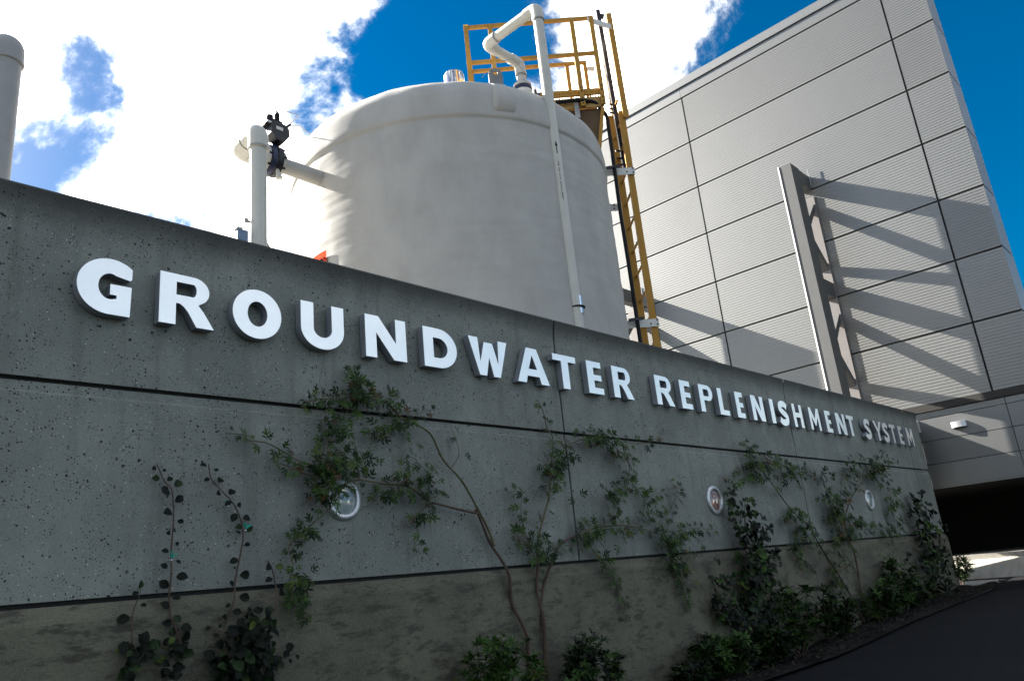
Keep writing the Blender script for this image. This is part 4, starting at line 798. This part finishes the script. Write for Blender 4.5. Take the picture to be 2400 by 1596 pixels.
def tie(x, z, off, label, s=1.0):
    t = thing('plant_tie', label, 'plant tie', (x, D - off, z), 'green ties holding the climbers to the wall')
    m = MB(); r = random.Random(int(x*1000))
    for k in range(3):
        a = r.uniform(-.5, .5) + k*2.1; L_ = r.uniform(.018, .034)*s
        m.bar((x, D - off - .012, z), (x + L_*math.cos(a), D - off - .016 - .006*k, z + L_*abs(math.sin(a))*1.2 + .004), .011*s, .003, (0, -1, 0))
    m.build('knot', M['teal'], t)
    MB().cyl((x, D - off - .01, z - .012), (x, D, z - .012), .004, 8).build('anchor', M['steel'], t)
ROSE = [(0, 5), (1, 4.5), (2, 1.2), (3, .55)]; ROUND = [(4, 8), (0, 2), (2, .25)]; IVY = [(4, 5), (0, 4), (1, 1), (2, .25)]
wallplant('round_a', 'twining_plant', 'slender round leaved twiner climbing to a bare hooked tip, leftmost tall stem', 'climbing plant', 'round', ROUND, 1.0, M['barkr'])
wallplant('round_b', 'twining_plant', 'slender round leaved twiner leaning left at its top, with a tie at its bend', 'climbing plant', 'round', ROUND, 1.0, M['barkr'])
wallplant('round_c', 'twining_plant', 'short round leaved plant with a bushy foot at the lower left corner', 'climbing plant', 'round', ROUND, 1.05, M['barkr'])
wallplant('round_mass', 'leafy_shrub', 'dense dark round leaved shrub reaching up beside the rose at bottom left', 'shrub', 'round', ROUND, 1.05, M['barkr'])
wallplant('rose_one', 'climbing_rose', 'large climbing rose spreading left across the wall under GROUNDWATER', 'climbing plant', 'rose', ROSE, 0.98, M['barkr'], dens=1.25)
wallplant('rose_two', 'climbing_rose', 'climbing rose with one upright stem and one stem arching right across the wall joint', 'climbing plant', 'rose', ROSE, 1.05, M['barkr'], dens=1.6)
wallplant('rose_three', 'climbing_rose', 'climbing rose forking in a V around the farthest round wall light', 'climbing plant', 'rose', ROSE, 1.4, M['barkr'], dens=1.8)
wallplant('ivy_mid', 'ivy_column', 'dense dark column of ivy right of the reddish round light', 'climbing plant', 'ivy', IVY, 1.5, M['barkr'])
wallplant('ivy_small', 'ivy_column', 'small dark clump of ivy hanging from a tie left of the tall ivy column', 'climbing plant', 'ivy', IVY, 1.3, M['barkr'])
wallplant('ivy_end', 'ivy_column', 'dark ivy column covering the far end of the concrete wall', 'climbing plant', 'ivy', IVY, 1.9, M['barkr'])
tie(2.118, 1.622, .04, 'green tie near the top of the left leaning twiner', .8); tie(2.218, 1.487, .05, 'green tie with loose tails at the bend of the left leaning twiner')
tie(1.806, 1.345, .05, 'green tie halfway up the leftmost tall twiner', .8); 
# ------------------------------------------------------------------ shrubs at the foot of the wall
SL = ['bright green whorled shrub left of the rose stems at the foot of the wall', 'dark whorled shrub right of the rose stems at the foot of the wall', 'small upright shrub standing alone left of the ivy column foot',
 'green shrub growing against the left side of the ivy column foot', 'tall leafy shrub just right of the ivy column', 'narrow shrub between the tall leafy shrub and the V stemmed rose', 'thin upright shrub touching the left of the V stemmed rose',
 'broad bushy shrub just right of the V stemmed rose base', 'tall thin shrub left of the wall end ivy', 'low shrub beneath the wall end ivy', 'shrub in front of the ivy column foot', 'open stemmed shrub beyond the wall end, against the pale paving',
 'single stemmed sapling beyond the wall end, against the pale paving', 'little tuft between the two shrubs at the rose stems', 'low tuft left of the small upright shrub']
for k, (x, off, zb, rx, zt) in enumerate(SHRUBS):
    y = D - off if off > .1 else D - .02; g0 = gz(x)
    kind = 'whorl'; pal = [(5, 4), (1, 5), (2, .8)] if k in (0, 13) else ([(0, 5), (1, 3), (4, 3)] if k not in (3, 4, 7, 8) else [(0, 4), (1, 4), (5, 1)])
    p = Plant('foundation_shrub', SL[k], 'shrub', kind, pal, 1.0, (x, y, g0), 'shrubs along the foot of the wall'); r = p.r
    H_ = zt - g0; ns = 1 if k == 12 else (5 if k in (11, 6, 5) else (9 if rx > .2 else 5))
    dense = 26 if k in (0, 1, 3, 10) else 17
    for i in range(ns):
        a = (i + .5)/ns*2 - 1; tx = x + a*rx*r.uniform(.55, 1.0)*(.72 if x > 6 else 1); tz = g0 + H_*(1 - .35*a*a)*r.uniform(.78, 1.02); ty = y + r.uniform(-.22, .10 if off > .1 else .05)*min(1, rx/.2)
        ty = min(ty, D - .06) if x < 15.1 else ty
        Q = p.stem([(x + a*rx*.15, y, g0 - .03), (x + a*rx*.55, (y+ty)/2, g0 + (tz-g0)*.5), (tx, ty, tz)], .007, .003, M['barkr'], 'stem', 6)
        nl = dense if ns > 1 else 22
        for j in range(nl):
            t = (.30 + .70*j/(nl-1))*(len(Q)-1); jj = min(len(Q)-2, int(t)); q = Q[jj].lerp(Q[jj+1], t-jj)
            sp_r = .035 + .05*(j % 3)/2
            q = q + Vector((r.uniform(-1, 1), r.uniform(-1, 1), r.uniform(-.6, .6)))*sp_r
            q.y = min(q.y, D - .05) if x < 15.1 else q.y
            p.leaf(q, (r.uniform(-1,1), r.uniform(-1,1), .2), (r.uniform(-.6,.6), r.uniform(-.9,.3), .9), .9 if x < 6 else 1.15)
    p.finish()
